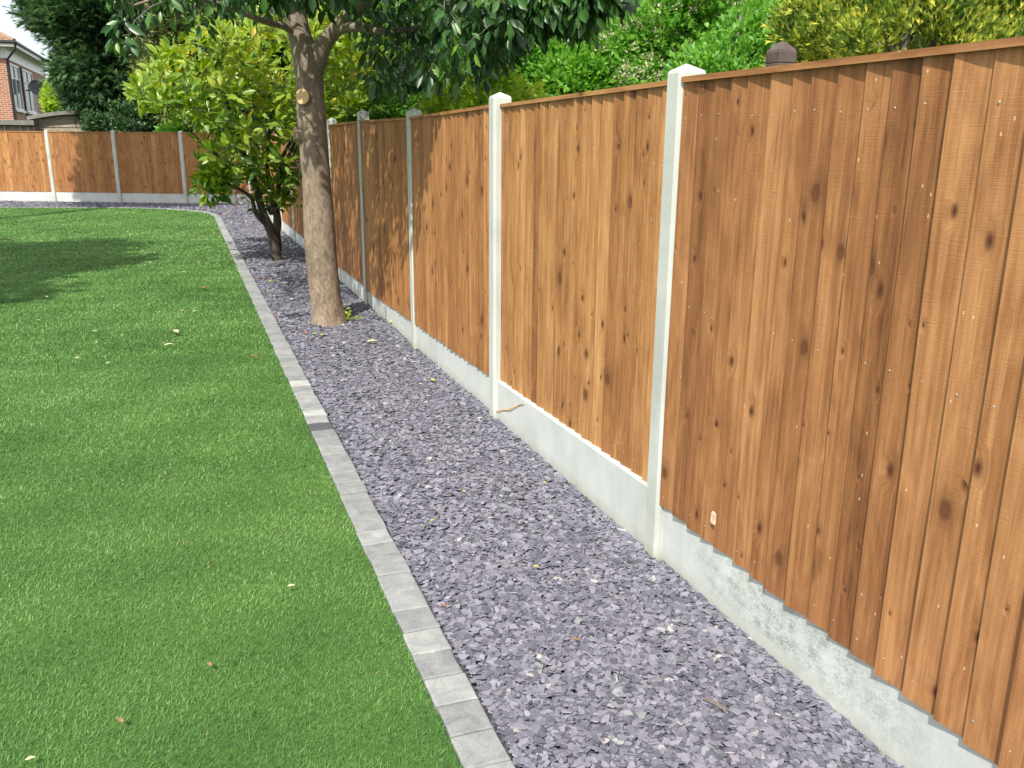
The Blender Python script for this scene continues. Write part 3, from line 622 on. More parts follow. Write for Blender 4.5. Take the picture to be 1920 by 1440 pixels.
cl = []
r = random.Random(5)
while len(cl) < 1400:
    px = r.uniform(150, 1190); lim = inside_out(px, OUT); rt = max(0, (px-840)/160); py = lim-42-(r.random()**1.15)*(470-340*min(1, rt))
    Y = r.uniform(6.8, 9.9) if px < 800 else r.uniform(5.5, 8.4-2.2*min(1, rt))
    if py < -60 and math.hypot((px-600)/600, (py+60)/380) > 1: continue
    if px < 480 and py > -60 and r.random() < .6: continue
    if 300 < px < 560 and py > 20 and r.random() < .6: continue
    if 560 <= px < 690 and py > 10 and r.random() < .75: continue
    if 690 <= px < 960 and py > 60 and r.random() < .25: continue
    cl.append(at(px, py, Y))
for _ in range(170): cl.append(at(r.uniform(560, 730), r.uniform(-230, -40), r.uniform(5.3, 6.6)))
for _ in range(60): cl.append(at(r.uniform(640, 800), r.uniform(-160, -30), r.uniform(6.0, 7.0)))
for _ in range(150): cl.append(at(r.uniform(430, 660), r.uniform(-210, -15), r.uniform(5.8, 7.0)))
for px, py in ((216,92),(228,90),(243,88),(1000,100),(1012,88),(1090,78),(858,165),(836,160),(700,160),(712,175),(1150,30),(1164,28),(1128,40),(930,120)): cl.append(at(px, py-22, 6.6))
skel = main[30:]+l2+l3+l4+l5+l6+l7
M_leafdark = leafmat('glossy_dark_leaf', [(0, (.012,.04,.011)), (.5, (.030,.092,.020)), (.85, (.075,.185,.032)), (.965, (.17,.30,.04)), (1, (.42,.36,.03))], .36, .2, .5)
gt = grow(skel, cl, .0025, .012, .12); gt.build('twigs', M_bark_grey, tree, smooth=True)
foliage('crown', cl, 9, .11, .106, T_BROAD, F_BROAD, M_leafdark, tree, droop=1.15, up=0, nup=.5)
# ------------------------------------------------------------------ yellow-green shrub
SY = 12.4
shrub = empty('multi_stem_shrub', (1.12, 12.4, 0)); tag(shrub, 'yellow green leafy shrub on several dark leaning stems in the slate bed', 'shrub')
sb = MB(); stems = []
stems += limb(sb, [tp(519,496,SY,.09), tp(519,485,SY,.075), tp(510,440,SY,.064), tp(492,395,SY,.055), tp(478,345,SY,.045), tp(460,300,SY-.1,.045), tp(440,240,SY-.2,.03), tp(420,170,SY-.3,.015)], 12, .08, 1)
stems += limb(sb, [tp(512,455,SY,.045), tp(522,420,SY+.1,.045), tp(512,370,SY+.2,.04), tp(500,310,SY+.2,.032), tp(505,250,SY+.2,.024), tp(515,170,SY+.2,.012)], 10, .08, 2)
stems += limb(sb, [tp(502,425,SY,.035), tp(480,400,SY-.1,.03), tp(470,370,SY-.2,.024), tp(430,345,SY-.3,.015), tp(395,335,SY-.4,.008)], 8, .08, 3)
stems += limb(sb, [tp(500,395,SY,.03), tp(520,365,SY,.03), tp(528,300,SY+.1,.024), tp(560,240,SY+.1,.018), tp(600,160,SY+.2,.010)], 8, .08, 4)
stems += limb(sb, [tp(505,400,SY,.035), tp(535,375,SY-.1,.022), tp(540,340,SY-.1,.016), tp(545,290,SY-.2,.010)], 8, .08, 5)
stems += limb(sb, [tp(470,330,SY,.035), tp(420,300,SY,.025), tp(370,260,SY-.1,.016), tp(320,200,SY-.1,.008)], 8, .08, 6)
stems += limb(sb, [tp(522,470,SY+.15,.05), tp(518,400,SY+.3,.04), tp(527,330,SY+.4,.03), tp(560,250,SY+.5,.016)], 8, .08, 7)
cl = []; r = random.Random(9)
def sh_ok(px, py):
    lo = np.interp(px, [255,300,350,380,410,450,500,560,620,700], [190,200,225,270,300,330,315,290,240,200])
    hi = np.interp(px, [255,290,340,400,470,560,700], [165,110,80,50,20,10,30]); return hi < py < lo
while len(cl) < 450:
    px, py = r.uniform(255, 705), r.uniform(10, 345)
    if not sh_ok(px, py): continue
    if py > 215 and r.random() < .35: continue
    cl.append(at(px, py, r.uniform(11.2, 13.7)))
for _ in range(34):
    cl.append(at(r.gauss(400, 17), r.gauss(338, 12), r.uniform(11.9, 12.3)))
for _ in range(30): cl.append(at(r.uniform(465, 560), r.uniform(300, 385), r.uniform(12, 12.8)))
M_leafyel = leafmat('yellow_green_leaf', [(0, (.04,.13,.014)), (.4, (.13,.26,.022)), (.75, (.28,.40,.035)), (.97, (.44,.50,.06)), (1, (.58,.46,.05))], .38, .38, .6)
grow(stems, cl, .003, .012, .06, sb); sb.build('stem', M_bark_dark, shrub, smooth=True)
tbias = lambda pos, c: .42+.27*np.clip((pos[:, 2]-1.1)/1.2, 0, 1)+.35*(c-.5)  # upper leaves yellower and lighter: sunlit top put into the leaf tone
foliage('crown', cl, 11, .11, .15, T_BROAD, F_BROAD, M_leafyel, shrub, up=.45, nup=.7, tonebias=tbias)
# sapling at the corner
sap = empty('sapling', (1.0, 22.9, 0)); q0 = atz(445, 387); sap.location = q0
tag(sap, 'spindly yellow leaved sapling in the slate near the fence corner', 'sapling')
sb = MB(); st_ = limb(sb, [(q0.x, q0.y, -.05, .035), (q0.x-.03, q0.y, .35, .028), (q0.x-.12, q0.y, .7, .02), (q0.x-.2, q0.y, 1.1, .01)], 6, .05)
c_ = [st_[-1]+Vector((random.gauss(0, .22), random.gauss(0, .2), random.gauss(-.15, .2))) for _ in range(36)]
grow(st_, c_, .003, .006, .1, sb); sb.build('stem', M_bark_grey, sap, smooth=True)
foliage('crown', c_, 6, .08, .12, T_BROAD, F_BROAD, M_leafyel, sap, up=.2)
# ------------------------------------------------------------------ bushes beyond the fences
def bush(name, label, cat, px, py, Y, radii, nl, rl, dens, size, mat, seed, tm='small', extra=None, trunk_r=.06, group=None, up=.3, bottom=-1, z=None, barkm=None):
    c = at(px, py, Y); c = Vector((c.x, c.y, c.z if z is None else z)); root = empty(name, (c.x, c.y, 0)); tag(root, label, cat, group)
    L = lumps(tuple(c), radii, nl, rl, seed, bottom=bottom); P = shell(L, dens, seed+1); ow = np.concatenate(OUTW)[P[:, 2] > .05]; P = P[P[:, 2] > .05]
    T, Fc = (T_SMALL, F_SMALL) if tm == 'small' else (T_SPRAY, F_SPRAY) if tm == 'spray' else (T_BROAD, F_BROAD)
    per = 4 if tm != 'spray' else 3
    n_ = len(P)
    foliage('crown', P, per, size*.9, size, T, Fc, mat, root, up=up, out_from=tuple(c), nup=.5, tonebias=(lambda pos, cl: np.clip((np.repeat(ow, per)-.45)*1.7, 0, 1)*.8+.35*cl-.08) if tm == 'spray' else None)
    tb_ = MB(); tb_.tube([(c.x, c.y, -.1), (c.x+.05, c.y, c.z*.4), (c.x, c.y+.05, c.z), (c.x+.05, c.y, c.z+radii[2]*.7)], [trunk_r, trunk_r*.85, trunk_r*.6, trunk_r*.2], 9, wob=.1)
    for (lc, lr) in L[:14]:
        a_ = Vector((c.x, c.y, max(.3, min(lc[2]-.2, c.z)))); tb_.tube([a_, a_.lerp(Vector(lc), .5)+Vector((0, 0, .06)), Vector(lc)], [trunk_r*.5, trunk_r*.35, trunk_r*.12], 6, cap=False)
    tb_.build('trunk', barkm or M_bark_grey, root, smooth=True)
    if extra: extra(root, L)
    return root
G_bright = leafmat('bright_green_leaf', [(0, (.08,.25,.03)), (.5, (.18,.44,.06)), (1, (.38,.62,.12))], .4, .5, .5)
G_lime = leafmat('lime_green_leaf', [(0, (.14,.29,.04)), (.5, (.34,.52,.06)), (1, (.62,.70,.12))], .45, .5)
G_mid = leafmat('mid_green_leaf', [(0, (.05,.15,.025)), (.5, (.13,.30,.045)), (1, (.28,.46,.09))], .4, .5)
G_deep = leafmat('deep_green_leaf', [(0, (.018,.05,.016)), (.6, (.045,.115,.032)), (1, (.11,.19,.06))], .35, .2)
G_conif = leafmat('cypress_spray', [(0, (.02,.055,.025)), (.5, (.045,.12,.04)), (1, (.11,.20,.06))], .6, .25, .3)
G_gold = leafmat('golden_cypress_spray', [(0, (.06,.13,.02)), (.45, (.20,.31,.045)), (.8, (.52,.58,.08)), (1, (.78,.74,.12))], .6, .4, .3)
G_olive = leafmat('olive_leaf', [(0, (.03,.06,.015)), (.5, (.09,.14,.035)), (1, (.24,.27,.08))], .45, .25)
M_blossom = leafmat('cream_blossom', [(0, (.45,.40,.26)), (1, (.78,.72,.55))], .7, .3)
M_blossom_y = leafmat('yellow_blossom', [(0, (.30,.28,.09)), (1, (.62,.56,.22))], .7, .3)
def blossoms(mat, k, size, lumpsel):
    def fn(root, L):
        cs = []
        for lc, lr in L[::lumpsel]:
            for _ in range(k):
                d = norm(rng.normal(0, 1, 3)); d[2] = abs(d[2])*.8; d[1] = -abs(d[1]); cs.append(lc+d*lr*rng.uniform(.95, 1.12))
        foliage('blossom', cs, 14, size*1.5, size, T_SMALL, F_SMALL, mat, root, up=.8)
    return fn
bg_ = 'bushes beyond the side fence'
bush('green_shrub', 'bright green dense shrub behind the honey panel, left of the cream flowers', 'shrub', 1090, 165, 8.2, (1.0, .8, 1.0), 22, .33, 430, .062, G_bright, 101, group=bg_, z=1.9)
bush('green_shrub', 'bright green shrub just left of the dark capped timber post', 'shrub', 1375, 95, 6.6, (.62, .6, .95), 14, .28, 480, .058, G_bright, 102, group=bg_, z=1.95)
bush('flowering_shrub', 'shrub with cream blossom heads above the widest concrete post', 'shrub', 1262, 70, 7.6, (.75, .6, 1.1), 22, .28, 460, .055, G_bright, 103, extra=blossoms(M_blossom, 22, .030, 1), group=bg_, z=2.35)
bush('dark_shrub', 'dark small leaved evergreen at the top between blossom and golden conifer', 'shrub', 1440, 20, 8.6, (.85, .7, 1.5), 22, .33, 430, .05, G_deep, 104, extra=blossoms(M_blossom, 4, .022, 2), group=bg_, z=2.9)
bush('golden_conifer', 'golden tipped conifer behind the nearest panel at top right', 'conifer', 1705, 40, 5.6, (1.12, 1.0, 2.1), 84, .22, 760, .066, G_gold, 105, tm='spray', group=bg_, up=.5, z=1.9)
bush('pale_shrub', 'pale green shrub cut by the upper right corner of the view', 'shrub', 1965, 30, 5.4, (.5, .5, 1.0), 14, .25, 420, .05, G_lime, 106, group=bg_, z=2.3)
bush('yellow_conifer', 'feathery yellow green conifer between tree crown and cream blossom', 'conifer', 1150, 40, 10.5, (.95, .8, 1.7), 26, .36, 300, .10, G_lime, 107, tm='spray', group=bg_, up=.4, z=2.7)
bush('green_shrub', 'sunlit green shrub under the right tip of the tree crown', 'shrub', 960, 150, 10.2, (1.05, .8, 1.15), 22, .38, 330, .075, G_bright, 108, group=bg_, z=2.05)
bush('leafy_shrub', 'leafy lime shrub low behind the fence right of the two shaded posts', 'shrub', 905, 170, 7.6, (.45, .8, .5), 12, .25, 420, .075, G_lime, 109, group=bg_, z=1.75)
bush('leafy_shrub', 'dark green shrub glimpsed under the tree crown above the shaded panels', 'shrub', 800, 150, 13.5, (1.2, 1.0, 1.7), 24, .42, 260, .085, G_mid, 110, group=bg_, z=2.2)
bush('leafy_shrub', 'mid green shrub glimpsed right of the trunk fork', 'shrub', 680, 130, 16.5, (1.3, 1.0, 2.0), 24, .45, 220, .095, G_mid, 111, group=bg_, z=2.3)
bush('leafy_shrub', 'lime shrub just above the fence right of the trunk', 'shrub', 740, 190, 14.5, (.9, .7, .8), 14, .32, 260, .09, G_lime, 112, group=bg_, z=2.0)
# far trees that close the view
ft = 'tall trees far beyond the fences'
for i, (px, Y, rad, zc, mt, lb) in enumerate([(1010, 19, (2.4, 2, 3.4), 4.4, G_mid, 'tall green tree behind the sunlit shrubs, mostly above the view'), (1390, 14, (1.6, 1.6, 2.8), 4.1, G_mid, 'tall green tree rising behind the dark evergreen'),
        (760, 24, (2.6, 2, 3.6), 4.6, G_olive, 'olive green tree behind the crown of the main tree'), (520, 30, (3.0, 2, 3.8), 4.4, G_mid, 'green tree behind the yellow green shrub'), (1700, 11, (2.2, 1.8, 2.8), 3.6, G_deep, 'dark tree hidden behind the golden conifer'),
        (1190, 24, (1.9, 1.8, 2.6), 3.6, G_olive, 'olive tree low behind the feathery conifer')]):
    bush('background_tree', lb, 'tree', px, 50, Y, rad, 34, .75, 75, .15, mt, 130+i, group=ft, z=zc, trunk_r=.16)
bt = empty('bare_tree', (0, 0, 0)); q = at(1252, 60, 16); bt.location = (q.x, q.y, 0); tag(bt, 'slim pale trunked tree with bare twigs against the sky gap', 'tree')
mb = MB(); s1 = limb(mb, [(q.x, q.y, -.1, .13), (q.x, q.y, 2.5, .11), (q.x-.05, q.y, 4.2, .08), (q.x+.1, q.y, 6, .05), (q.x+.1, q.y, 8, .02)], 10, .06)
for a in range(26):
    p = s1[random.randrange(8, len(s1))]; t = random.uniform(0, 2*PI); e = p+Vector((math.cos(t)*.9, math.sin(t)*.5, random.uniform(.2, .9))); mb.tube([p, p.lerp(e, .5)+Vector((0, 0, -.05)), e], [.025, .016, .006], 6, cap=False)
mb.build('trunk', M_bark_grey, bt, smooth=True)
# left background
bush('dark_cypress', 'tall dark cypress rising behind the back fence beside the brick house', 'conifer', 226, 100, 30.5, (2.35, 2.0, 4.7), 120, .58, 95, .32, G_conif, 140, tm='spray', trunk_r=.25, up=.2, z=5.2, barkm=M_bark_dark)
bush('flowering_tree', 'olive tree with yellowish flower heads right of the dark cypress', 'tree', 345, 40, 28.3, (1.75, 1.4, 3.0), 40, .55, 170, .12, G_olive, 141, extra=blossoms(M_blossom_y, 12, .07, 1), trunk_r=.14, z=4.2)
bush('lime_bush', 'lime green bush between the brick house and the dark cypress', 'shrub', 122, 183, 33.5, (.6, .6, .75), 14, .28, 240, .12, G_lime, 142, trunk_r=.06, z=2.9)
bush('ivy_bush', 'dark ivy like bush peeping over the back fence below the cypress', 'shrub', 232, 230, 28.0, (.85, .7, .75), 13, .32, 240, .09, G_deep, 143, trunk_r=.06, z=1.85)
bush('green_shrub', 'small green shrub above the back fence left of the yellow green shrub', 'shrub', 333, 232, 27.5, (.5, .5, .8), 10, .28, 240, .10, G_bright, 144, trunk_r=.05, z=1.7)
bush('ivy_bush', 'dark bush behind the back fence beneath the yellow green shrub', 'shrub', 420, 200, 27.5, (1.6, .8, 1.5), 20, .42, 200, .11, G_deep, 145, trunk_r=.06, z=1.9)
# garden trees standing left of the view; their shade falls on the lawn and back fence
for i, (x, y, zc, rad, nl) in enumerate([(-6.4, 8.2, 6.0, (2.3, 3.8, 2.2), 44), (-4.9, 19.2, 8.7, (2.1, 2.1, 2.2), 38)]):
    root = empty('garden_tree', (x, y, 0)); tag(root, ['round crowned garden tree left of the view beside the lawn', 'tall garden tree farther back left of the lawn'][i], 'tree')
    L = lumps((x, y, zc), rad, nl, .62, 200+i); P = shell(L, (26, 60)[i], 210+i)
    foliage('crown', P, 4, .2, .22, T_SMALL, F_SMALL, G_mid, root, out_from=(x, y, zc))
    tb_ = MB(); tb_.tube([(x, y, -.1), (x+.1, y, zc*.35), (x, y+.1, zc*.7), (x, y, zc+rad[2]*.6)], [.2, .17, .12, .05], 12, wob=.08); tb_.build('trunk', M_bark, root, smooth=True)
# ------------------------------------------------------------------ brick house
def brick_mat():
    m, n, b = newmat('orange_brick'); g = n.nodes.new('ShaderNodeNewGeometry').outputs['Position']
    sp = n.nodes.new('ShaderNodeSeparateXYZ'); n.links.new(g, sp.inputs[0]); cb = n.nodes.new('ShaderNodeCombineXYZ')
    n.links.new(math_(n, 'ADD', sp.outputs[0], sp.outputs[1]), cb.inputs[0]); n.links.new(sp.outputs[2], cb.inputs[1])
    br = N(n, 'ShaderNodeTexBrick', Scale=1.0); n.links.new(cb.outputs[0], br.inputs[0])
    br.inputs['Brick Width'].default_value = .225; br.inputs['Row Height'].default_value = .075; br.inputs['Mortar Size'].default_value = .012
    br.inputs['Color1'].default_value = (.42,.15,.07,1); br.inputs['Color2'].default_value = (.30,.09,.045,1); br.inputs['Mortar'].default_value = (.48,.40,.32,1)
    n.links.new(br.outputs[0], b.inputs['Base Color']); b.inputs['Roughness'].default_value = .9; return m
def tile_mat():
    m, n, b = newmat('roof_tiles'); g = n.nodes.new('ShaderNodeNewGeometry').outputs['Position']
    sp = n.nodes.new('ShaderNodeSeparateXYZ'); n.links.new(g, sp.inputs[0]); cb = n.nodes.new('ShaderNodeCombineXYZ')
    n.links.new(math_(n, 'ADD', sp.outputs[0], sp.outputs[1]), cb.inputs[0]); n.links.new(sp.outputs[2], cb.inputs[1])
    br = N(n, 'ShaderNodeTexBrick', Scale=1.0); n.links.new(cb.outputs[0], br.inputs[0])
    br.inputs['Brick Width'].default_value = .26; br.inputs['Row Height'].default_value = .17; br.inputs['Mortar Size'].default_value = .02
    br.inputs['Color1'].default_value = (.50,.28,.14,1); br.inputs['Color2'].default_value = (.36,.19,.10,1); br.inputs['Mortar'].default_value = (.12,.07,.05,1)
    n.links.new(br.outputs[0], b.inputs['Base Color']); b.inputs['Roughness'].default_value = .85; bump(n, b, br.outputs[1], .6, .03); return m
HX, HY, EZ = -6.0, 40.0, 5.17
M_white = plain('white_upvc', (.78,.78,.76), .4, .05); M_black = plain('black_gutter', (.03,.03,.03), .4, .2)
house = empty('brick_house', (HX, HY, 0)); tag(house, 'orange brick house with tiled hipped roof at the far left', 'house')
mb = MB(); mb.box((HX-9, HY, -.1), (HX, HY+11, EZ-.32)); mb.build('wall', brick_mat(), house)
ov = .45; mb = MB(); x0, x1, y0, y1 = HX-9-ov, HX+ov, HY-ov, HY+11+ov; rz = EZ+2.6
v = [(x0,y0,EZ),(x1,y0,EZ),(x1,y1,EZ),(x0,y1,EZ),((x0+x1)/2,y0+4.6,rz),((x0+x1)/2,y1-4.6,rz)]
mb.add(v, [(0,1,4),(1,2,5,4),(2,3,5),(3,0,4,5)]); rf = mb.build('roof', tile_mat(), house)
mb = MB(); mb.tube([v[1], v[4]], .09, 8); mb.tube([v[4], v[5]], .09, 8); hp = mb.build('ridge_tiles', plain('ridge_tile', (.30,.20,.15), .8), rf); hp.matrix_parent_inverse = Matrix.Identity(4)
mb = MB(); mb.box((x0+.02, y0+.02, EZ-.04), (x1-.02, y1-.02, EZ-.012)); mb.box((x0, y0, EZ-.2), (x1, y0+.03, EZ-.012)); mb.box((x1-.03, y0+.03, EZ-.2), (x1, y1, EZ-.012))
mb.box((HX-9, HY-.03, EZ-.6), (HX+.03, HY-.002, EZ-.06)); mb.box((HX+.002, HY, EZ-.6), (HX+.032, HY+11, EZ-.06)); mb.build('soffit', M_white, house)
mb = MB(); mb.tube([(x0, y0-.05, EZ-.04), (x1+.05, y0-.05, EZ-.04), (x1+.05, y1, EZ-.04)], .06, 8); mb.build('gutter', M_black, house)
mb = MB(); mb.tube([(x1+.03, y0, EZ-.08), (x1-.02, y0+.02, EZ-.3), (HX+.07, HY+.08, EZ-.62), (HX+.07, HY+.08, 0)], .045, 8); mb.build('downpipe', M_black, house); mb = MB(); mb.tube([(HX+.06, HY+3.05, EZ-.7), (HX+.06, HY+3.05, 0)], .035, 8); mb.build('downpipe', M_black, house)
mb = MB(); mb.tube([(HX-1.12, HY-.06, EZ-.6), (HX-1.12, HY-.06, 0)], .03, 8); mb.build('waste_pipe', M_white, house)
M_glass = plain('window_glass', (.10,.13,.15), .08, .2, 2)
def window(y0_, y1_, z0_, z1_, nb_):
    X = HX+.001; mb = MB(); t = .07
    mb.box((X, y0_, z0_), (X+.05, y1_, z0_+t)); mb.box((X, y0_, z1_-t), (X+.05, y1_, z1_))
    for k in range(nb_+1):
        yc = y0_+(y1_-y0_-t)*k/nb_; mb.box((X, yc, z0_+t), (X+.05, yc+t, z1_-t))
    mb.box((X+.004, y0_+t, z0_+(z1_-z0_)*.68), (X+.046, y1_-t, z0_+(z1_-z0_)*.68+.05))
    wo = mb.build('window', M_white, house); g = MB(); g.box((X+.002, y0_+t*.5, z0_+t*.5), (X+.018, y1_-t*.5, z1_-t*.5)); gl = g.build('pane', M_glass, wo); gl.matrix_parent_inverse = Matrix.Identity(4)
    s_ = MB(); s_.box((X, y0_-.06, z0_-.08), (X+.12, y1_+.06, z0_-.003)); so2 = s_.build('sill', M_white, wo); so2.matrix_parent_inverse = Matrix.Identity(4)
a1, a2 = atx(37, 116, HX), atx(54, 175, HX); b1, b2 = atx(60, 128, HX), atx(75, 178, HX)
WIN = [(HY+.55, HY+2.6), (HY+3.6, HY+6.2)]
for (ya, yb) in WIN: window(ya, yb, EZ-2.45, EZ-.72, 2)
w3 = MB(); w3.box((HX-3.2, HY-.06, EZ-3.0), (HX-1.2, HY-.003, EZ-2.85)); w3.build('lintel', M_white, house)
# satellite dish
dish = empty('satellite_dish', (HX+.35, HY+4.2, EZ-1.5)); tag(dish, 'small dark satellite dish on the side wall of the brick house', 'satellite dish')
mb = MB(); R = .36; vs = []; fs = []; nn_ = Vector((.55, -.8, .2)).normalized(); aa = nn_.cross(Vector((0, 0, 1))).normalized(); bb = nn_.cross(aa); c0 = Vector((HX+.42, HY+4.2, EZ-1.45))
for k in range(5):
    for j in range(20):
        t = 2*PI*j/20; rr = R*(k+.001)/4; vs.append(c0+aa*math.cos(t)*rr+bb*math.sin(t)*rr*.92+nn_*(.07*(k/4)**2))
for k in range(4):
    for j in range(20): fs.append((k*20+j, k*20+(j+1) % 20, (k+1)*20+(j+1) % 20, (k+1)*20+j))
n0 = len(vs); vs += [v_-nn_*.012 for v_ in vs]; fs += [tuple(i+n0 for i in reversed(f)) for f in fs]
mb.add(vs, fs); mb.build('reflector', plain('dish_grey', (.07,.075,.08), .5), dish)
mb = MB(); mb.tube([(HX, c0.y+.05, c0.z-.1), (HX+.25, c0.y+.05, c0.z-.1), c0], .025, 8); mb.tube([c0-bb*R*.8, c0+nn_*.45-bb*.2], .012, 6); mb.box(tuple(c0+nn_*.45-bb*.2-Vector((.04,)*3)), tuple(c0+nn_*.45-bb*.2+Vector((.04,)*3))); mb.build('bracket', M_black, dish)
# ------------------------------------------------------------------ shed behind the back fence
M_felt = plain('roof_felt', (.20,.20,.17), .9, .2, 6); M_lap = plain('weathered_lap_board', (.30,.26,.19), .85, .3, 10)
shed = empty('shed', (-3.6, 30.2, 0)); tag(shed, 'weathered lap boarded shed with sloping felt roof behind the back fence', 'shed')
e0, e1, e2 = at(63, 222, 29.6), at(63, 222, 29.6), at(152, 212, 29.6)
mb = MB()
def lapboards(mb, xa, xb, yv, za, zb_l, zb_r, nb_):
    for k in range(nb_):
        z0_ = za+(k)*.115
        if z0_ > max(zb_l, zb_r): break
        dz = .0
        mb.add([(xa,yv-.030,z0_),(xb,yv-.030,z0_),(xb,yv-.004,z0_+.125),(xa,yv-.004,z0_+.125),(xa,yv+.02,z0_),(xb,yv+.02,z0_)], [(0,1,2,3),(0,4,5,1)])
sx0, sx1 = e0.x, e2.x+.1
lapboards(mb, sx0, sx1, 29.62, .1, 2.32, 2.45, 19); mb.box((sx0, 29.64, 0), (sx1, 32, 2.28)); mb.build('wall', M_lap, shed)
mb = MB(); zl, zr = e0.z+.02, e2.z+.05; nseg = 8; top = []; 
for k in range(nseg+1):
    t = k/nseg; x = sx0-.15+(sx1-sx0+.3)*t; z = zl+(zr-zl)*t+.05*math.sin(t*PI); top.append((x, z))
vs = []; 
for x, z in top: vs += [(x,29.4,z-.07),(x,29.4,z+.03),(x,32.1,z+.03),(x,32.1,z-.07)]
fs = [(0,3,2,1), (nseg*4, nseg*4+1, nseg*4+2, nseg*4+3)]
for k in range(nseg):
    for j in range(4): a = k*4+j; b_ = k*4+(j+1) % 4; fs.append((a, b_, b_+4, a+4))
mb.add(vs, fs); mb.build('roof', M_felt, shed)
mb = MB(); mb.box((sx0-.05, 29.55, 0), (sx0+.03, 29.6, zl-.07)); mb.build('corner_batten', plain('pale_batten', (.48,.42,.32), .8), shed)
g0, g1 = at(-60, 232, 29.0), at(64, 226, 29.0)
ls = empty('lean_to', (g0.x, 29.0, 0)); tag(ls, 'low slatted lean to with flat felt roof at the left edge behind the back fence', 'shed')
mb = MB(); mb.box((g0.x, 28.92, 0), (g1.x, 30.5, g1.z-.14)); lapboards(mb, g0.x, g1.x, 28.92, .3, g1.z-.2, g1.z-.2, 14); mb.build('wall', plain('greyed_lap_board', (.34,.27,.21), .85, .3, 9), ls)
mb = MB(); mb.box((g0.x, 28.7, g1.z-.13), (g1.x+.02, 30.6, g1.z-.0)); mb.build('roof', M_felt, ls)
mb = MB()
for px in (8, 38, 52): q = at(px, 235, 28.86); mb.box((q.x-.02, 28.85, .2), (q.x+.02, 28.88, g1.z-.14))
mb.build('batten', plain('pale_batten_b', (.46,.40,.31), .8), ls)
# ------------------------------------------------------------------ fallen leaves
M_fl = {k: plain('fallen_leaf_'+k, c, .6, .2, 60) for k, c in (('orange', (.42,.15,.045)), ('yellow', (.60,.52,.10)), ('cream', (.62,.58,.32)), ('brown', (.30,.17,.08)), ('lime', (.45,.55,.05)))}
def fallen(px, py, kind, size, label, where, group=None, z=.030, seed=0):
    p = atz(px, py, z); r = random.Random(seed+int(px)); a = r.uniform(0, PI); mb = MB(); ca, sa = math.cos(a), math.sin(a)
    prof = [(0, .02), (.18, .16), (.4, .24), (.62, .21), (.82, .12), (1, .01)]; vs = []; fs = []
    for i, (t, w_) in enumerate(prof):
        cz = math.sin(t*PI)*.10*r.uniform(.5, 1.4)
        for s_, e in ((-1, .07), (0, 0), (1, .09)):
            x, y = (t-.5), w_*s_; vs.append(((x*ca-y*sa)*size, (x*sa+y*ca)*size, (cz+e*(1 if s_ else 0))*size))
    for i in range(5):
        for j in range(2): b_ = i*3+j; fs.append((b_, b_+1, b_+4, b_+3))
    n0 = len(vs); vs += [(x, y, z_-.0012) for x, y, z_ in vs]; fs += [tuple(i+n0 for i in reversed(f)) for f in fs]
    mb.add(vs, fs); size *= 1; o = mb.build('fallen_leaf', M_fl[kind], smooth=True); o.location = p; tag(o, label, 'leaf', group)
gl_, gs_ = 'fallen leaves on the lawn', 'fallen leaves on the slate'
fallen(381, 540, 'orange', .10, 'orange fallen leaf lying alone on the lawn right of centre', '', gl_)
fallen(328, 623, 'cream', .11, 'long cream fallen leaf on the lawn, larger of the two pale ones', '', gl_)
fallen(316, 647, 'cream', .07, 'small cream fallen leaf just in front of the long cream one', '', gl_)
fallen(478, 668, 'orange', .05, 'small orange leaf at the lawn edge near the edging', '', gl_)
fallen(546, 1099, 'cream', .028, 'small pale leaf scrap on the near lawn close to the edging', '', gl_)
fallen(225, 1352, 'brown', .03, 'tan curled leaf scrap at the bottom of the lawn', '', gl_)
fallen(57, 1423, 'cream', .025, 'pale leaf scrap in the bottom left corner of the lawn', '', gl_)
fallen(392, 1246, 'brown', .03, 'thin brown leaf scrap on the near lawn', '', gl_)
for i, (x, y, k_) in enumerate([(342,583,'cream'),(365,584,'cream'),(373,493,'yellow'),(414,508,'brown'),(338,450,'brown'),(322,437,'orange'),(366,438,'orange'),(346,510,'cream'),(270,497,'cream'),(200,460,'cream'),(243,441,'cream'),(258,441,'cream'),(178,621,'cream'),(180,642,'cream'),(146,672,'cream'),(203,681,'cream'),(272,455,'cream'),(240,435,'cream'),(290,475,'cream'),(120,474,'cream'),(86,557,'cream'),(72,601,'cream'),(130,530,'cream'),(250,480,'cream'),(395,432,'yellow'),(403,437,'yellow'),(410,430,'yellow'),(62,410,'cream'),(215,408,'cream'),(310,462,'cream')]):
    fallen(x, y, k_, .045 if y > 560 else .06, 'small %s leaf scrap scattered on the far part of the lawn' % {'cream':'pale','yellow':'yellow','brown':'brown','orange':'orange'}[k_], '', '%s leaf scraps on the far lawn' % k_, seed=i)
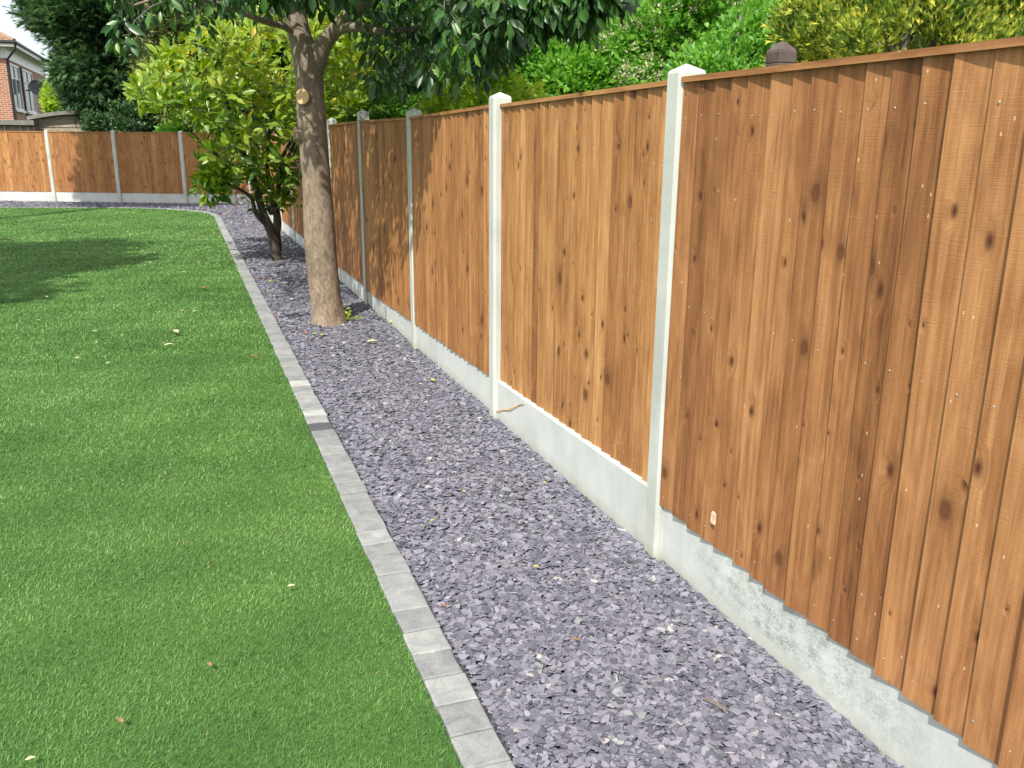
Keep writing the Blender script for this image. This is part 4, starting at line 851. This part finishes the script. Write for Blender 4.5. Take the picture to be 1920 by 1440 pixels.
for i, (x, y, k_, s_, lb) in enumerate([(698,641,'cream',.09,'pale cream leaf on the slate right of the tree base'),(733,604,'yellow',.08,'yellowish leaf on the slate against the gravel board behind the tree'),(810,713,'lime',.06,'lime green leaf on the slate in the middle of the bed'),(573,624,'orange',.06,'tan leaf on the slate just left of the tree base'),(588,626,'lime',.05,'green yellow leaf on the slate beneath the trunk'),(602,628,'yellow',.05,'yellow leaf on the slate in front of the trunk'),
    (492,523,'orange',.10,'orange leaf on the slate left of the trunk by the edging'),(511,528,'yellow',.09,'yellow leaf on the slate beside the orange one'),(502,547,'yellow',.06,'tiny yellow leaf on the slate in front of the orange one'),(515,592,'orange',.05,'orange leaf on the edge of the slate near the edging blocks'),(527,580,'cream',.05,'cream leaf on the slate left of the tree base'),(425,402,'lime',.10,'lime leaf on the slate far down the bed'),
    (811,976,'lime',.022,'bright green leaf scrap on the near slate left side'),(869,921,'yellow',.022,'yellow leaf scrap on the slate mid bed'),(1020,905,'yellow',.024,'small yellow leaf scrap on the slate near the gravel board'),(830,1135,'orange',.024,'amber leaf scrap near the edging on the slate'),(1005,1062,'yellow',.024,'straw coloured leaf scrap in the middle of the near slate'),(1080,1200,'brown',.03,'brown leaf scrap on the near slate')]):
    fallen(x, y, k_, s_, lb, '', gs_, z=.034, seed=50+i)
tw = MB(); a = atz(1318, 1308, .035); b_ = atz(1362, 1334, .035); m_ = a.lerp(b_, .5)+Vector((.006, 0, .006)); tw.tube([a, m_, b_], [.0018, .0035, .0028], 6)
tag(tw.build('twig', plain('twig_brown', (.20,.15,.08), .9)), 'short curved dry twig lying on the near slate', 'twig')
# ivy sprout at the tree foot
for i, (px, py) in enumerate(((636, 598), (660, 600), (664, 594))):
    p = atz(px, py, .0); 
iv = MB(); p = Vector((1.27, 7.80, 0)); root = empty('ivy_sprout', p); tag(root, 'small green weed sprouting at the right foot of the tree', 'weed')
foliage('leaves', [p+Vector((random.gauss(0, .03), random.gauss(0, .03), random.uniform(.02, .16))) for _ in range(16)]+[p+Vector((.12+random.gauss(0, .03), .03, .03)) for _ in range(5)], 3, .02, .038, T_SMALL, F_SMALL, G_lime, root)
